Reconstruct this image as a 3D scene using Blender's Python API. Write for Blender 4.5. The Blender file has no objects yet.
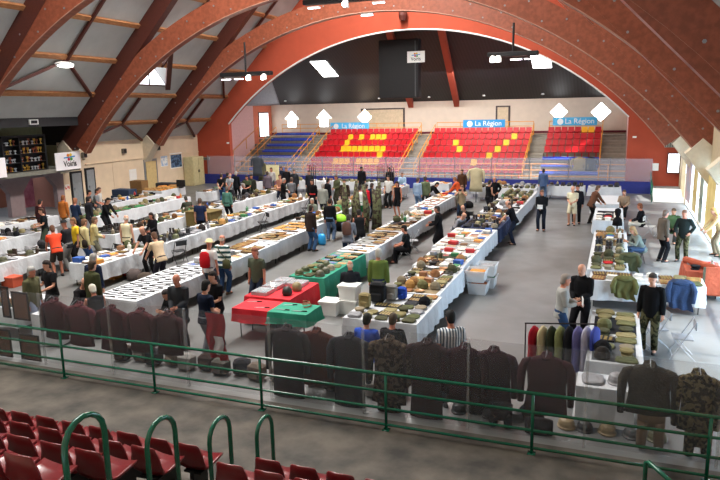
import bpy, bmesh, math, random
from mathutils import Vector, Matrix
random.seed(7)
PI = math.pi
S = bpy.context.scene
COL = S.collection
# ------------------------------------------------------------------ camera
H = 5.3; FPX = 660.0
YAW, PITCH, ROLL = math.radians(21.3), math.radians(11.2), math.radians(1.2)
fw = Vector((-math.sin(YAW)*math.cos(PITCH), math.cos(YAW)*math.cos(PITCH), -math.sin(PITCH)))
rt = Vector((math.cos(YAW), math.sin(YAW), 0)); up = rt.cross(fw)
rt2 = rt*math.cos(ROLL) - up*math.sin(ROLL); up2 = up*math.cos(ROLL) + rt*math.sin(ROLL)
cd = bpy.data.cameras.new('camera'); cam = bpy.data.objects.new('camera', cd); COL.objects.link(cam)
cam.matrix_world = Matrix(((rt2.x, up2.x, -fw.x, 0), (rt2.y, up2.y, -fw.y, 0), (rt2.z, up2.z, -fw.z, H), (0, 0, 0, 1)))
cd.sensor_width = 36; cd.lens = FPX/720*36; cd.clip_end = 300; cd.clip_start = 0.05
S.camera = cam
# survey helpers: a sight line met with a real plane of the hall (floor height, wall distance)
def ray(px, py): return rt2*((px-360)/FPX) - up2*((py-240)/FPX) + fw
def atz(px, py, z=0.0):
    d = ray(px, py); t = (z-H)/d.z; return Vector((d.x*t, d.y*t, z))
def aty(px, py, y):
    d = ray(px, py); t = y/d.y; return Vector((d.x*t, y, H+d.z*t))
def atx(px, py, x):
    d = ray(px, py); t = x/d.x; return Vector((x, d.y*t, H+d.z*t))
# ------------------------------------------------------------------ world, sun, area lights, exposure
w = bpy.data.worlds.new('world'); S.world = w; w.use_nodes = True
bg = w.node_tree.nodes['Background']; bg.inputs[0].default_value = (0.72, 0.84, 1.0, 1); bg.inputs[1].default_value = 1.6
def light(name, typ, loc, target, energy, color=(1, 1, 1), size=1, size_y=None):
    l = bpy.data.lights.new(name, typ); o = bpy.data.objects.new(name, l); COL.objects.link(o)
    o.location = loc
    o.rotation_euler = (Vector(target)-Vector(loc)).to_track_quat('-Z', 'Y').to_euler()
    l.energy = energy; l.color = color
    if typ == 'AREA':
        l.size = size
        if size_y: l.shape = 'RECTANGLE'; l.size_y = size_y
    return o
sun = light('sun', 'SUN', (20, 10, 30), (20-1.35, 10+0.2, 30-1.25), 14.0, (1, 0.97, 0.9)); sun.data.angle = math.radians(1.0)
a = light('daylight_side_glazing', 'AREA', (3.9, 26, 1.7), (0, 26, 1.2), 4000, (0.52, 0.76, 1.0), 2.8, 26)
a.rotation_euler = (0, math.radians(90+8), 0); a.data.size = 3.0; a.data.size_y = 26
light('ridge_fill_added', 'AREA', (-13.2, 23, 18.6), (-13.2, 23, 0), 12000, (1.0, 0.965, 0.91), 3.0, 34)  # added overhead fill for the hall, at a ridge out of view
light('daylight_dormer', 'AREA', (-26.9, 32.8, 8.2), (-18, 30, 2), 500, (0.9, 0.95, 1.0), 2.2, 3.0)
light('daylight_end_skylight', 'AREA', (-14, 49, 7.6), (-14, 51, 0), 1700, (0.95, 0.97, 1.0), 16, 3)
S.view_settings.view_transform = 'Standard'; S.view_settings.look = 'None'
S.view_settings.gamma = 1; S.view_settings.use_curve_mapping = False
S.view_settings.exposure = 0.22
# ------------------------------------------------------------------ materials
MATS = {}
def rgb(h):
    if isinstance(h, str):
        v = [int(h[i:i+2], 16)/255 for i in (0, 2, 4)]
        return tuple((c/12.92 if c <= .04045 else ((c+.055)/1.055)**2.4) for c in v)
    return h
def mat(name, color, rough=0.7, metal=0.0, var=0.12, scale=6.0, bump=0.0, bscale=30, color2=None, emit=0, alpha=None, kind='noise', spec=0.4, detail=4):
    if name in MATS: return MATS[name]
    m = bpy.data.materials.new(name); m.use_nodes = True; nt = m.node_tree; b = nt.nodes['Principled BSDF']
    c = rgb(color); c2 = rgb(color2) if color2 is not None else tuple(max(0, x*(1-var)) for x in c)
    if color2 is None: c = tuple(min(1, x*(1+var*.5)) for x in c)
    tc = nt.nodes.new('ShaderNodeTexCoord'); mp = nt.nodes.new('ShaderNodeMapping'); nt.links.new(tc.outputs['Object'], mp.inputs[0])
    if kind == 'noise':
        t = nt.nodes.new('ShaderNodeTexNoise'); t.inputs['Scale'].default_value = scale; t.inputs['Detail'].default_value = detail; fac = t.outputs['Fac']
    elif kind == 'camo':
        t = nt.nodes.new('ShaderNodeTexNoise'); t.inputs['Scale'].default_value = scale; t.inputs['Detail'].default_value = 1.5; fac = t.outputs['Fac']
    elif kind == 'wood':
        mp.inputs['Scale'].default_value = (6, 0.6, 6)
        t = nt.nodes.new('ShaderNodeTexNoise'); t.inputs['Scale'].default_value = scale; t.inputs['Detail'].default_value = 6; fac = t.outputs['Fac']
    elif kind in ('stripes', 'stripes_x'):
        t = nt.nodes.new('ShaderNodeTexWave'); t.inputs['Scale'].default_value = scale; t.bands_direction = 'Z' if kind == 'stripes' else 'X'; fac = t.outputs['Fac']
    nt.links.new(mp.outputs[0], t.inputs['Vector'])
    r = nt.nodes.new('ShaderNodeValToRGB'); r.color_ramp.elements[0].color = (*c2, 1); r.color_ramp.elements[1].color = (*c, 1)
    if kind == 'noise': r.color_ramp.elements[0].position = .32; r.color_ramp.elements[1].position = .68
    elif kind == 'wood': r.color_ramp.elements[0].position = .38; r.color_ramp.elements[1].position = .62
    else:
        r.color_ramp.elements[0].position = .47; r.color_ramp.elements[1].position = .53
    nt.links.new(fac, r.inputs[0]); nt.links.new(r.outputs[0], b.inputs['Base Color'])
    b.inputs['Roughness'].default_value = rough; b.inputs['Metallic'].default_value = metal
    b.inputs['Specular IOR Level'].default_value = spec
    if bump:
        n2 = nt.nodes.new('ShaderNodeTexNoise'); n2.inputs['Scale'].default_value = bscale; n2.inputs['Detail'].default_value = 3
        nt.links.new(tc.outputs['Object'], n2.inputs['Vector'])
        bp = nt.nodes.new('ShaderNodeBump'); bp.inputs['Strength'].default_value = bump; bp.inputs['Distance'].default_value = .05
        nt.links.new(n2.outputs['Fac'], bp.inputs['Height']); nt.links.new(bp.outputs[0], b.inputs['Normal'])
    if emit:
        b.inputs['Emission Color'].default_value = (*rgb(color), 1); b.inputs['Emission Strength'].default_value = emit
    if alpha is not None: b.inputs['Alpha'].default_value = alpha
    MATS[name] = m; return m
def plain(hexc, rough=.8, **k): return mat('m_'+hexc+str(rough), hexc, rough, **k)
# ------------------------------------------------------------------ mesh builder
class MB:
    def __init__(s): s.v = []; s.f = []; s.m = []; s.cur = 0
    def add(s, vs, fs):
        n = len(s.v); s.v += [tuple(v) for v in vs]; s.f += [tuple(i+n for i in f) for f in fs]; s.m += [s.cur]*len(fs); return s
    def box(s, x0, x1, y0, y1, z0, z1, rz=0, c=None, ch=0):
        vs = [(x, y, z) for z in (z0, z1) for y in (y0, y1) for x in (x0, x1)]
        fs = [(0, 2, 3, 1), (4, 5, 7, 6), (0, 1, 5, 4), (2, 6, 7, 3), (0, 4, 6, 2), (1, 3, 7, 5)]
        if ch:
            ch = min(ch, (x1-x0)*.45, (y1-y0)*.45, (z1-z0)*.45)
            vs = []; 
            for z, i in ((z0, ch), (z0+ch, 0), (z1-ch, 0), (z1, ch)):
                k = ch if i == 0 else ch
                e = i
                q = ch*.5 if i == 0 else ch
                vs += [(x0+e+q, y0+e, z), (x1-e-q, y0+e, z), (x1-e, y0+e+q, z), (x1-e, y1-e-q, z), (x1-e-q, y1-e, z), (x0+e+q, y1-e, z), (x0+e, y1-e-q, z), (x0+e, y0+e+q, z)]
            fs = [tuple(range(7, -1, -1)), tuple(range(24, 32))]
            for r in range(3):
                for k in range(8): fs.append((r*8+k, r*8+(k+1) % 8, r*8+8+(k+1) % 8, r*8+8+k))
        if rz:
            cx, cy = c or ((x0+x1)/2, (y0+y1)/2); a, b = math.cos(rz), math.sin(rz)
            vs = [(cx+(x-cx)*a-(y-cy)*b, cy+(x-cx)*b+(y-cy)*a, z) for x, y, z in vs]
        return s.add(vs, fs)
    def bar(s, p, q, wd, ht=None, upv=(0, 0, 1)):
        p, q = Vector(p), Vector(q); d = (q-p).normalized(); u = Vector(upv)
        if abs(d.dot(u)) > .99: u = Vector((1, 0, 0))
        sd = d.cross(u).normalized(); u = sd.cross(d).normalized(); ht = ht or wd
        vs = []
        for b in (p, q):
            for a, e in ((-1, -1), (1, -1), (1, 1), (-1, 1)): vs.append(b+sd*a*wd/2+u*e*ht/2)
        return s.add(vs, [(3, 2, 1, 0), (4, 5, 6, 7), (0, 1, 5, 4), (1, 2, 6, 5), (2, 3, 7, 6), (3, 0, 4, 7)])
    def loft(s, rings, cap=True):
        n = len(rings[0]); vs = [v for r in rings for v in r]; fs = []
        for i in range(len(rings)-1):
            for k in range(n): fs.append((i*n+k, i*n+(k+1) % n, (i+1)*n+(k+1) % n, (i+1)*n+k))
        if cap: fs += [tuple(range(n-1, -1, -1)), tuple(range((len(rings)-1)*n, len(rings)*n))]
        return s.add(vs, fs)
    def tube(s, pts, r, n=8, closed=False):
        pts = [Vector(p) for p in pts]; rr = r if isinstance(r, (list, tuple)) else [r]*len(pts); rings = []
        ref = None
        for i, p in enumerate(pts):
            d = (pts[min(i+1, len(pts)-1)]-pts[max(i-1, 0)])
            if closed: d = pts[(i+1) % len(pts)]-pts[i-1]
            d.normalize()
            if ref is None: ref = Vector((0, 0, 1)) if abs(d.z) < .9 else Vector((1, 0, 0))
            sd = d.cross(ref).normalized(); u = sd.cross(d).normalized(); ref = u
            e = rr[i]; ex, ey = e if isinstance(e, tuple) else (e, e)
            rings.append([p+sd*math.cos(2*PI*k/n)*ex+u*math.sin(2*PI*k/n)*ey for k in range(n)])
        if closed: rings.append(rings[0])
        return s.loft(rings, not closed)
    def cyl(s, x, y, z0, z1, r, n=12, r2=None):
        r2 = r if r2 is None else r2
        return s.loft([[(x+math.cos(2*PI*k/n)*q, y+math.sin(2*PI*k/n)*q, z) for k in range(n)] for z, q in ((z0, r), (z1, r2))])
    def lathe(s, x, y, prof, n=12, sx=1, sy=1):
        return s.loft([[(x+math.cos(2*PI*k/n)*q*sx, y+math.sin(2*PI*k/n)*q*sy, z) for k in range(n)] for q, z in prof])
    def ell(s, c, rx, ry, rz, n=10, m=7, z0=-1, z1=1):
        rings = []
        for i in range(m+1):
            t = z0+(z1-z0)*i/m if (z0 > -1 or z1 < 1) else -math.cos(PI*i/m)
            q = max(.03, math.sqrt(max(0, 1-t*t)))
            rings.append([(c[0]+math.cos(2*PI*k/n)*q*rx, c[1]+math.sin(2*PI*k/n)*q*ry, c[2]+t*rz) for k in range(n)])
        return s.loft(rings)
    def prism(s, poly, axis, a, b):
        n = len(poly); f = {'x': lambda p, t: (t, p[0], p[1]), 'y': lambda p, t: (p[0], t, p[1]), 'z': lambda p, t: (p[0], p[1], t)}[axis]
        return s.loft([[f(p, a) for p in poly], [f(p, b) for p in poly]])
    def mesh(s, name, mats, smooth=False):
        me = bpy.data.meshes.new(name); me.from_pydata(s.v, [], s.f)
        for m in (mats if isinstance(mats, (list, tuple)) else [mats]): me.materials.append(m)
        if max(s.m or [0]) > 0: me.polygons.foreach_set('material_index', s.m)
        bm = bmesh.new(); bm.from_mesh(me); bmesh.ops.recalc_face_normals(bm, faces=bm.faces); bm.to_mesh(me); bm.free()
        if smooth: me.polygons.foreach_set('use_smooth', [True]*len(me.polygons))
        me.update(); return me
    def obj(s, name, mats, parent=None, smooth=False, loc=None):
        return link(name, s.mesh(name, mats, smooth), parent, loc)
def link(name, data, parent=None, loc=None, rz=0):
    o = bpy.data.objects.new(name, data); COL.objects.link(o)
    if parent: o.parent = parent
    if loc is not None: o.location = loc
    if rz: o.rotation_euler = (0, 0, rz)
    return o
def tag(o, label, cat, group=None, kind=None):
    o['label'] = label; o['category'] = cat
    if group: o['group'] = group
    if kind: o['kind'] = kind
    return o
def thing(name, label, cat, loc=(0, 0, 0), rz=0, group=None):
    return tag(link(name, None, None, loc, rz), label, cat, group)
def struct(name, mb, mats, parent=None, smooth=False):
    o = mb.obj(name, mats, parent, smooth)
    if not parent: o['kind'] = 'structure'
    return o
def dup(root, loc, rz=0, label=None, group=None, sc=None):
    r = root.copy(); COL.objects.link(r); r.location = loc; r.rotation_euler = (0, 0, rz)
    if label: r['label'] = label
    if group: r['group'] = group
    if sc: r.scale = sc if isinstance(sc, tuple) else (sc, sc, sc)
    for ch in list(root.children):
        c = ch.copy(); COL.objects.link(c); c.parent = r
        for g in ch.children:
            e = g.copy(); COL.objects.link(e); e.parent = c
    return r
def text(body, parent, loc, rot, size, m, name='lettering', ext=.004, font_w=1.0):
    c = bpy.data.curves.new(name, 'FONT'); c.body = body; c.size = size; c.extrude = ext; c.align_x = 'CENTER'; c.align_y = 'CENTER'; c.offset = .006*size
    c.materials.append(m); o = bpy.data.objects.new(name, c); COL.objects.link(o); o.parent = parent; o.location = loc; o.rotation_euler = rot
    o.scale = (font_w, 1, 1)
    dg = bpy.context.evaluated_depsgraph_get(); dg.update(); me = bpy.data.meshes.new_from_object(o.evaluated_get(dg), depsgraph=dg); me.name = name
    bpy.data.objects.remove(o, do_unlink=True)
    o = link(name, me, parent, loc); o.rotation_euler = rot; o.scale = (font_w, 1, 1); return o
# ------------------------------------------------------------------ the hall shell
XL, XR, XC = -29.9, 3.5, -13.2
EAVE = 3.67
XRR = 5.1   # foot line of the right hand roof slope
def roofz(x): return EAVE+min(x-XL, XRR-x)
M_cream = mat('cream_wall', 'dcc6a8', .85, var=.06, scale=2)
M_mauve = mat('mauve_plaster', '7f6f70', .85, var=.08)
M_orange = mat('orange_render', 'a84830', .85, var=.08, scale=1.5)
M_pink = mat('pink_render', 'd8a7a0', .8, var=.06)
M_glulam = mat('glulam', '8c4c36', .4, scale=1.1, kind='wood', color2='79402c')
M_rafter_shade = mat('rafter_wood_shaded', '53281e', .5, var=.28, scale=5, kind='wood', color2='47211a')  # arch wood with the shade on the left rafters painted in as darker brown
M_purlin = mat('purlin_wood', 'b07a4e', .6, kind='wood', scale=6, color2='8c5a38')
M_roof = mat('roof_insulation', 'b2b2ae', .9, var=.07, scale=1.2, bump=.35, bscale=2.2)
M_black = mat('black_cladding', '161517', .62, kind='stripes_x', scale=1.3, color2='211f22')
M_dark = mat('black_paint', '141416', .55)
M_steel = mat('grey_metal', '8c9094', .4, .6)
M_white = mat('white_paint', 'e8e8e4', .6, var=.04)
M_conc = mat('concrete', '8a8376', .9, var=.2, scale=3, bump=.2)
M_yel = mat('yellow_rail', 'e0912a', .5, var=.05)
M_green = mat('green_rail', '0a5a42', .22, .0, var=.15, scale=20, spec=.6)
M_lit = mat('bright_pane', 'ffffff', .5, emit=7, var=0)
M_lit2 = mat('bright_pane_soft', 'f2f6ff', .5, emit=3, var=0)
# floor: glossy grey sports floor, concrete gallery strip in front
def floor_mat():
    m = bpy.data.materials.new('sports_floor'); m.use_nodes = True; nt = m.node_tree; b = nt.nodes['Principled BSDF']
    tc = nt.nodes.new('ShaderNodeTexCoord'); n = nt.nodes.new('ShaderNodeTexNoise'); n.inputs['Scale'].default_value = .35; n.inputs['Detail'].default_value = 5
    nt.links.new(tc.outputs['Object'], n.inputs['Vector']); r = nt.nodes.new('ShaderNodeValToRGB')
    r.color_ramp.elements[0].color = (*rgb('5d5d5b'), 1); r.color_ramp.elements[1].color = (*rgb('717272'), 1)
    r.color_ramp.elements[0].position = .35; r.color_ramp.elements[1].position = .65
    nt.links.new(n.outputs['Fac'], r.inputs[0]); nt.links.new(r.outputs[0], b.inputs['Base Color'])
    n2 = nt.nodes.new('ShaderNodeTexNoise'); n2.inputs['Scale'].default_value = 1.6; n2.inputs['Detail'].default_value = 4
    nt.links.new(tc.outputs['Object'], n2.inputs['Vector']); mr = nt.nodes.new('ShaderNodeMapRange'); mr.inputs[3].default_value = .28; mr.inputs[4].default_value = .5
    nt.links.new(n2.outputs['Fac'], mr.inputs[0]); nt.links.new(mr.outputs[0], b.inputs['Roughness'])
    return m
struct('floor', MB().box(XL-4, XR, 10.05, 56, -.2, 0), floor_mat())
struct('gallery_floor', MB().box(XL, XR, 7.25, 10.05, -.2, 0.004), mat('gallery_concrete', '5c554c', .75, var=.35, scale=1.6, bump=.15, bscale=9, color2='302d29'))
# walls
w_ = MB(); w_.box(XL-.25, XL, 29.5, 43, 0, EAVE+.1); w_.box(XL-.25, XL, -3, 20, 0, EAVE+.1); w_.box(XL, XL+.06, 31.3, 43, 2.35, 2.4)
for y in (33.6, 37, 40.3): w_.box(XL, XL+.015, y, y+.03, 0, 2.35)
struct('wall_left', w_, M_cream)
f = MB()   # plastered front under the trophy gallery, with chamfered openings
def opening_wall(mb, x, ya, yb, ya2, yb2, ztop, zo, x2):
    c = .55
    mb.prism([(ya, 0), (ya2, 0), (ya2, zo-c*1.2), (ya2+c, zo), (yb2-c, zo), (yb2, zo-c*1.2), (yb2, 0), (yb, 0), (yb, ztop), (ya, ztop)], 'x', x, x2)
opening_wall(f, XL, 26.1, 29.5, 26.65, 28.95, 2.2, 1.95, XL-.3)
opening_wall(f, XL, 22.0, 26.1, 22.4, 25.75, 2.2, 1.95, XL-.3)
f.box(XL-.3, XL, 20, 22, 0, 2.2)
struct('wall_left_arcade', f, M_mauve)
lo = MB(); lo.box(-34, -33.9, 20, 30, 0, 2.2); lo.box(-34, XL-.3, 29.5, 29.6, 0, 2.2)
struct('wall_lounge', lo, mat('lounge_wall', 'a06a58', .8, var=.25, scale=.6))
struct('trim_gallery_slab', MB().box(-31.6, -28.85, 20, 29.8, 2.2, 2.42), mat('slab_grey', '77766c', .8))
g = MB(); g.box(-31.7, -31.6, 20, 31.3, 2.42, 5.3); g.box(-31.6, XL-.26, 29.8, 29.9, 2.42, 3.6)
struct('wall_gallery_back', g, mat('gallery_back', '8f8866', .8))
struct('trim_gallery_fascia', MB().box(-28.6, -28.35, 20, 29.95, 4.75, 5.38), mat('fascia', '2c2c2e', .6))
struct('trim_fascia_strip', MB().box(-28.62, -28.25, 20, 29.95, 5.38, 5.52), mat('strip_orange', 'a8532e', .6))
struct('ceiling_gallery', MB().box(-31.7, -28.6, 20, 31.3, 5.3, 5.4), mat('gallery_soffit', '3a3836', .8))
struct('wall_gallery_side', MB().prism([(-31.7, 3.6), (XL+.2, 3.6), (-28.4, 5.25), (-31.7, 5.3)], 'y', 29.95, 30.1), mat('gallery_side', '241a18', .8))
# right wall: low plinth, glazed bays
rw = MB(); rw.box(XR, XR+.2, -3, 13, 0, EAVE); rw.box(XR, XR+.2, 41.6, 43, 0, EAVE); rw.box(XR, XR+.2, 13, 41.6, 2.95, 5.3); rw.box(XR, XR+.2, -3, 13, EAVE, 5.3); rw.box(XR, XR+.2, 41.6, 43, EAVE, 5.3)
for y in (13, 19.4, 25.8, 32.2, 38.6): rw.box(XR, XR+.2, y, y+.35, 0, 2.95)
struct('wall_right', rw, mat('pale_wall', 'c2b294', .8, var=.08))
n = 1
M_glass = mat('clear_glass', 'dfe8ec', .05, alpha=.25, var=0)
for y0 in (13.35, 19.75, 26.15, 32.55):
    fr = MB()
    for k in range(5): fr.box(XR+.02, XR+.1, y0+k*1.49, y0+k*1.49+.07, 0, 2.95)
    for z in (0, 1.0, 2.1, 2.88): fr.box(XR+.02, XR+.1, y0, y0+6.0, z, z+.07)
    o = struct('window_%d' % n, fr, mat('green_frame', '3f8f72', .5) if n == 2 else M_white); n += 1
    MB().box(XR+.05, XR+.07, y0, y0+6, .05, 2.9).obj('window_glass', M_glass, o)
struct('floor_outside', MB().box(XR, XR+14, -1, 56, -.25, -.02), mat('outside_paving', '8f8b80', .9))
struct('wall_back', MB().prism([(XL, 0), (XR, 0), (XR, EAVE), (XC+1.5, 18.9), (XC-1.5, 18.9), (XL, EAVE)], 'y', -3.2, -3), mat('back_wall', 'b8a58c', .9))
struct('ceiling_ridge', MB().box(XC-1.7, XC+1.7, -3, 10, 18.85, 19), M_roof)
# ---- end wall with the big arched opening (radius 19.2 m arc between two jambs)
R0, ZC = 19.2, -8.85
def arc(cx, R, xa, xb, n=40, zc=ZC):
    return [(xa+(xb-xa)*k/n, zc+math.sqrt(R*R-(xa+(xb-xa)*k/n-cx)**2)) for k in range(n+1)]
JL, JR = XC-13.85, XC+13.75
inner = arc(XC, R0, JL, JR)
gw = MB()
N = len(inner)
yA, yB = 43.0, 43.35
for i in range(N-1):
    (xa, za), (xb, zb) = inner[i], inner[i+1]
    ta, tb = roofz(xa)+.05, roofz(xb)+.05
    gw.add([(xa, yA, za), (xb, yA, zb), (xb, yA, tb), (xa, yA, ta), (xa, yB, za), (xb, yB, zb), (xb, yB, tb), (xa, yB, ta)],
           [(0, 1, 2, 3), (7, 6, 5, 4), (0, 4, 5, 1)])
for (xa, xb) in ((XL, JL), (JR, XR)):
    gw.add([(xa, yA, 0), (xb, yA, 0), (xb, yA, roofz(xb)+.05), (xa, yA, roofz(xa)+.05), (xa, yB, 0), (xb, yB, 0), (xb, yB, roofz(xb)+.05), (xa, yB, roofz(xa)+.05)],
           [(0, 1, 2, 3), (7, 6, 5, 4), (0, 4, 7, 3), (1, 2, 6, 5)])
struct('wall_arch', gw, M_orange)
tr = MB(); tr.tube([(x, yA-.03, z-.02) for x, z in inner], .055, 6)
struct('trim_arch_edge', tr, M_white)
# ---- end bay behind the arch
BX = -30.5
struct('wall_far', MB().box(BX, XR, 56, 56.2, 0, 5.85), mat('far_wall', 'd6c2ad', .85, var=.05, scale=2))
struct('trim_far_skirting', MB().box(BX, .6, 55.9, 56, 3.12, 3.28), mat('maroon', '6c2430', .6))
sw = MB(); sw.box(BX-.2, BX, 43.35, 52.6, 0, 5.85)
struct('wall_end_left', sw, M_pink)
struct('wall_end_left_orange', MB().box(BX-.2, BX, 52.6, 56, 0, 5.85), mat('orange_side', 'cf6f52', .8))
struct('wall_end_right', MB().box(.62, .8, 43.35, 56, 0, 5.0), M_pink)
d = struct('door_1', MB().box(BX, BX+.04, 53.5, 55.3, 3.02, 5.22), mat('door_frame_dark', '4a3a36', .6))
MB().box(BX+.03, BX+.07, 53.62, 55.18, 3.05, 5.12).obj('door_pane', M_lit2, d)
# sloping ceiling of the end bay
def zback(y): return 5.85+(56-y)*.42
c_ = MB(); HX = BX+5.2
c_.add([(BX+.9, 56.1, 5.82), (XR, 56.1, 5.82), (XR, 43.2, zback(43.2)), (HX+.6, 43.2, zback(43.2))], [(0, 1, 2, 3)])
c_.add([(BX+.9, 56.1, 5.95), (XR, 56.1, 5.95), (XR, 43.2, zback(43.2)+.13), (HX+.6, 43.2, zback(43.2)+.13)], [(3, 2, 1, 0)])
struct('ceiling_end', c_, M_black)
cs = MB(); cs.add([(BX, 56.1, 5.8), (BX+.9, 56.1, 5.82), (HX+.6, 43.2, zback(43.2)), (BX, 43.2, 5.8)], [(0, 1, 2, 3)])
cs.add([(BX, 56.1, 5.95), (BX+.9, 56.1, 5.95), (HX+.6, 43.2, zback(43.2)+.13), (BX, 43.2, 5.95)], [(3, 2, 1, 0)])
struct('ceiling_end_side', cs, mat('grey_cladding', '8b8d92', .6))
for nm, px in (('ribL', ((388, 33), (410, 103))), ('ribR', ((440, 30), (456, 102)))):
    b_ = aty(*px[1], 55.6); x1 = b_.x; x0 = aty(*px[0], 43.6).x
    m_ = MB(); m_.bar((x1, 55.9, 5.6), (x0, 43.4, zback(43.4)-.25), .42, .55)
    struct('trim_rib_%d' % (1 if nm == 'ribL' else 2), m_, M_orange)
# far windows (house and diamond shaped, daylight behind), far doors
k = 5
def far_pane(name, poly, px, sz, m=M_lit, fr=True):
    global k
    c = aty(*px, 55.97)
    o = struct('window_%d' % k, MB().prism([(c.x+x*sz*1.08, c.z+z*sz*1.08) for x, z in poly], 'y', 55.93, 56), M_white)
    MB().prism([(c.x+x*sz, c.z+z*sz) for x, z in poly], 'y', 55.9, 55.95).obj('window_pane', m, o); k += 1
house = [(-.5, -.9), (.5, -.9), (.5, 0), (.85, .0), (0, .85), (-.85, 0), (-.5, 0)]
dia = [(-.85, 0), (0, -.85), (.85, 0), (0, .85)]
far_pane('w', house, (292, 119), .82); far_pane('w', house, (324, 118), .85)
far_pane('w', dia, (365, 117), .8); far_pane('w', dia, (559, 112), .78); far_pane('w', dia, (601, 112), .85)
# the windows along the far right corner
for px0, px1, nm in (((361, 105), (405, 129), 2), ((496, 104), (510, 125), 3)):
    a_, b_ = aty(*px0, 56), aty(*px1, 56)
    zt = 5.35
    o = struct('door_%d' % nm, MB().box(a_.x, b_.x, 55.93, 56.0, 3.1, zt), mat('door_frame_dark', '4a3a36', .6))
    MB().box(a_.x+.15, b_.x-.15, 55.9, 55.95, 3.12, zt-.12).obj('door_leaf', mat('far_door', '8e8f93' if nm == 3 else 'cdb493', .6), o)
# roof of the hall: insulated slopes with a dormer hole, added glowing strip at the ridge
def slope(side, name, hole):
    X = (lambda t: XL+t) if side < 0 else (lambda t: XRR-t)
    m_ = MB()
    def quad(t0, t1, y0, y1):
        for off in (0, .15): m_.add([(X(t0), y0, EAVE+t0+off), (X(t1), y0, EAVE+t1+off), (X(t1), y1, EAVE+t1+off), (X(t0), y1, EAVE+t0+off)], [(0, 1, 2, 3)])
    T = 15.2 if side < 0 else 16.4; h0, h1, a_, b_ = 3.3, 5.75, 30.3, 35.3; mid = (a_+b_)/2
    quad(0 if side > 0 else 0, T, 30.1, a_); quad(0, h0, a_, b_); quad(h1, T, a_, b_); quad(0, T, b_, 43.1)
    if side < 0: quad(1.5, T, 20, 30.1); quad(0, T, -3, 20)
    else: quad(0, T, -3, 30.1)
    for off in (0, .15):
        m_.add([(X(h0), a_, EAVE+h0+off), (X(h1), a_, EAVE+h1+off), (X(h1), mid, EAVE+h1+off)], [(0, 1, 2)])
        m_.add([(X(h0), b_, EAVE+h0+off), (X(h1), b_, EAVE+h1+off), (X(h1), mid, EAVE+h1+off)], [(0, 1, 2)])
    # dormer sides
    zb, zt = EAVE+h0, EAVE+h1; xo = X(h0)
    m_.add([(xo, a_, zb), (xo, mid, zt), (X(h1), mid, zt)], [(0, 1, 2)]); m_.add([(xo, b_, zb), (xo, mid, zt), (X(h1), mid, zt)], [(0, 1, 2)])
    struct(name, m_, M_roof)
    o = struct('window_%d' % (10 if side < 0 else 11), MB().tube([(xo, a_, zb+.03), (xo, b_, zb+.03), (xo, mid, zt)], .07, 6, closed=True), M_rafter_shade)
    for q in (-.9, .9): o2 = MB().bar((xo, mid+q, zb), (xo, mid+q, zt-.9), .07).obj('glazing_bar', M_dark, o)
    MB().prism([(a_, zb), (b_, zb), (mid, zt)], 'x', xo-.02, xo-.04).obj('window_pane', M_lit2, o)
    vb = MB()
    for e in (a_, b_): vb.bar((X(h0+.1), e, EAVE+h0-.1), (X(h1), mid, EAVE+h1-.15), .3, .35)
    struct('trim_dormer_%d' % (1 if side < 0 else 2), vb, M_rafter_shade)
slope(-1, 'ceiling_slope_left', True); slope(1, 'ceiling_slope_right', True)
struct('window_12', MB().box(XC-1.6, XC+1.6, 10, 43, 18.85, 18.9), M_lit2)  # unseen glowing strip, added along the ridge to go with the fill lamp
# purlins and braces
FR = (37.0, 29.7, 22.4, 15.1)
i = 1
for side in (-1, 1):
    X = (lambda t: XL+t) if side < 0 else (lambda t: XRR-t)
    for t in (1.22, 2.85, 4.55, 6.25, 7.9, 9.6, 11.2, 12.9):
        y0 = 8 if (side > 0 or t > 1.5) else 29.9
        pb = MB(); pb.bar((X(t), y0, EAVE+t-.12), (X(t), 43, EAVE+t-.12), .16, .24, (side, 0, -1))
        struct('trim_purlin_%d' % i, pb, M_purlin); i += 1
    br = MB()
    edges = list(zip((43,)+FR, FR))
    for (ya, yb) in edges:
        mid = (ya+yb)/2
        def P(t, y): return (X(t), y, EAVE+t-.22)
        if side < 0 and ya < 30: br.bar(P(4.55, mid), P(9.5, mid), .14); br.bar(P(4.5, mid), P(2.9, ya-.5), .14); br.bar(P(4.5, mid), P(2.9, yb+.5), .14); continue
        br.bar(P(1.25, mid), P(0.1, ya-.5), .14); br.bar(P(1.25, mid), P(.1, yb+.5), .14)
        br.bar(P(1.25, mid), P(2.8, mid), .14); br.bar(P(4.55, mid), P(9.5, mid), .14)
        if not (ya == 37.0): br.bar(P(4.5, mid), P(2.9, ya-.5), .14); br.bar(P(4.5, mid), P(2.9, yb+.5), .14)
    struct('trim_brace_%d' % (1 if side < 0 else 2), br, M_rafter_shade)
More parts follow.
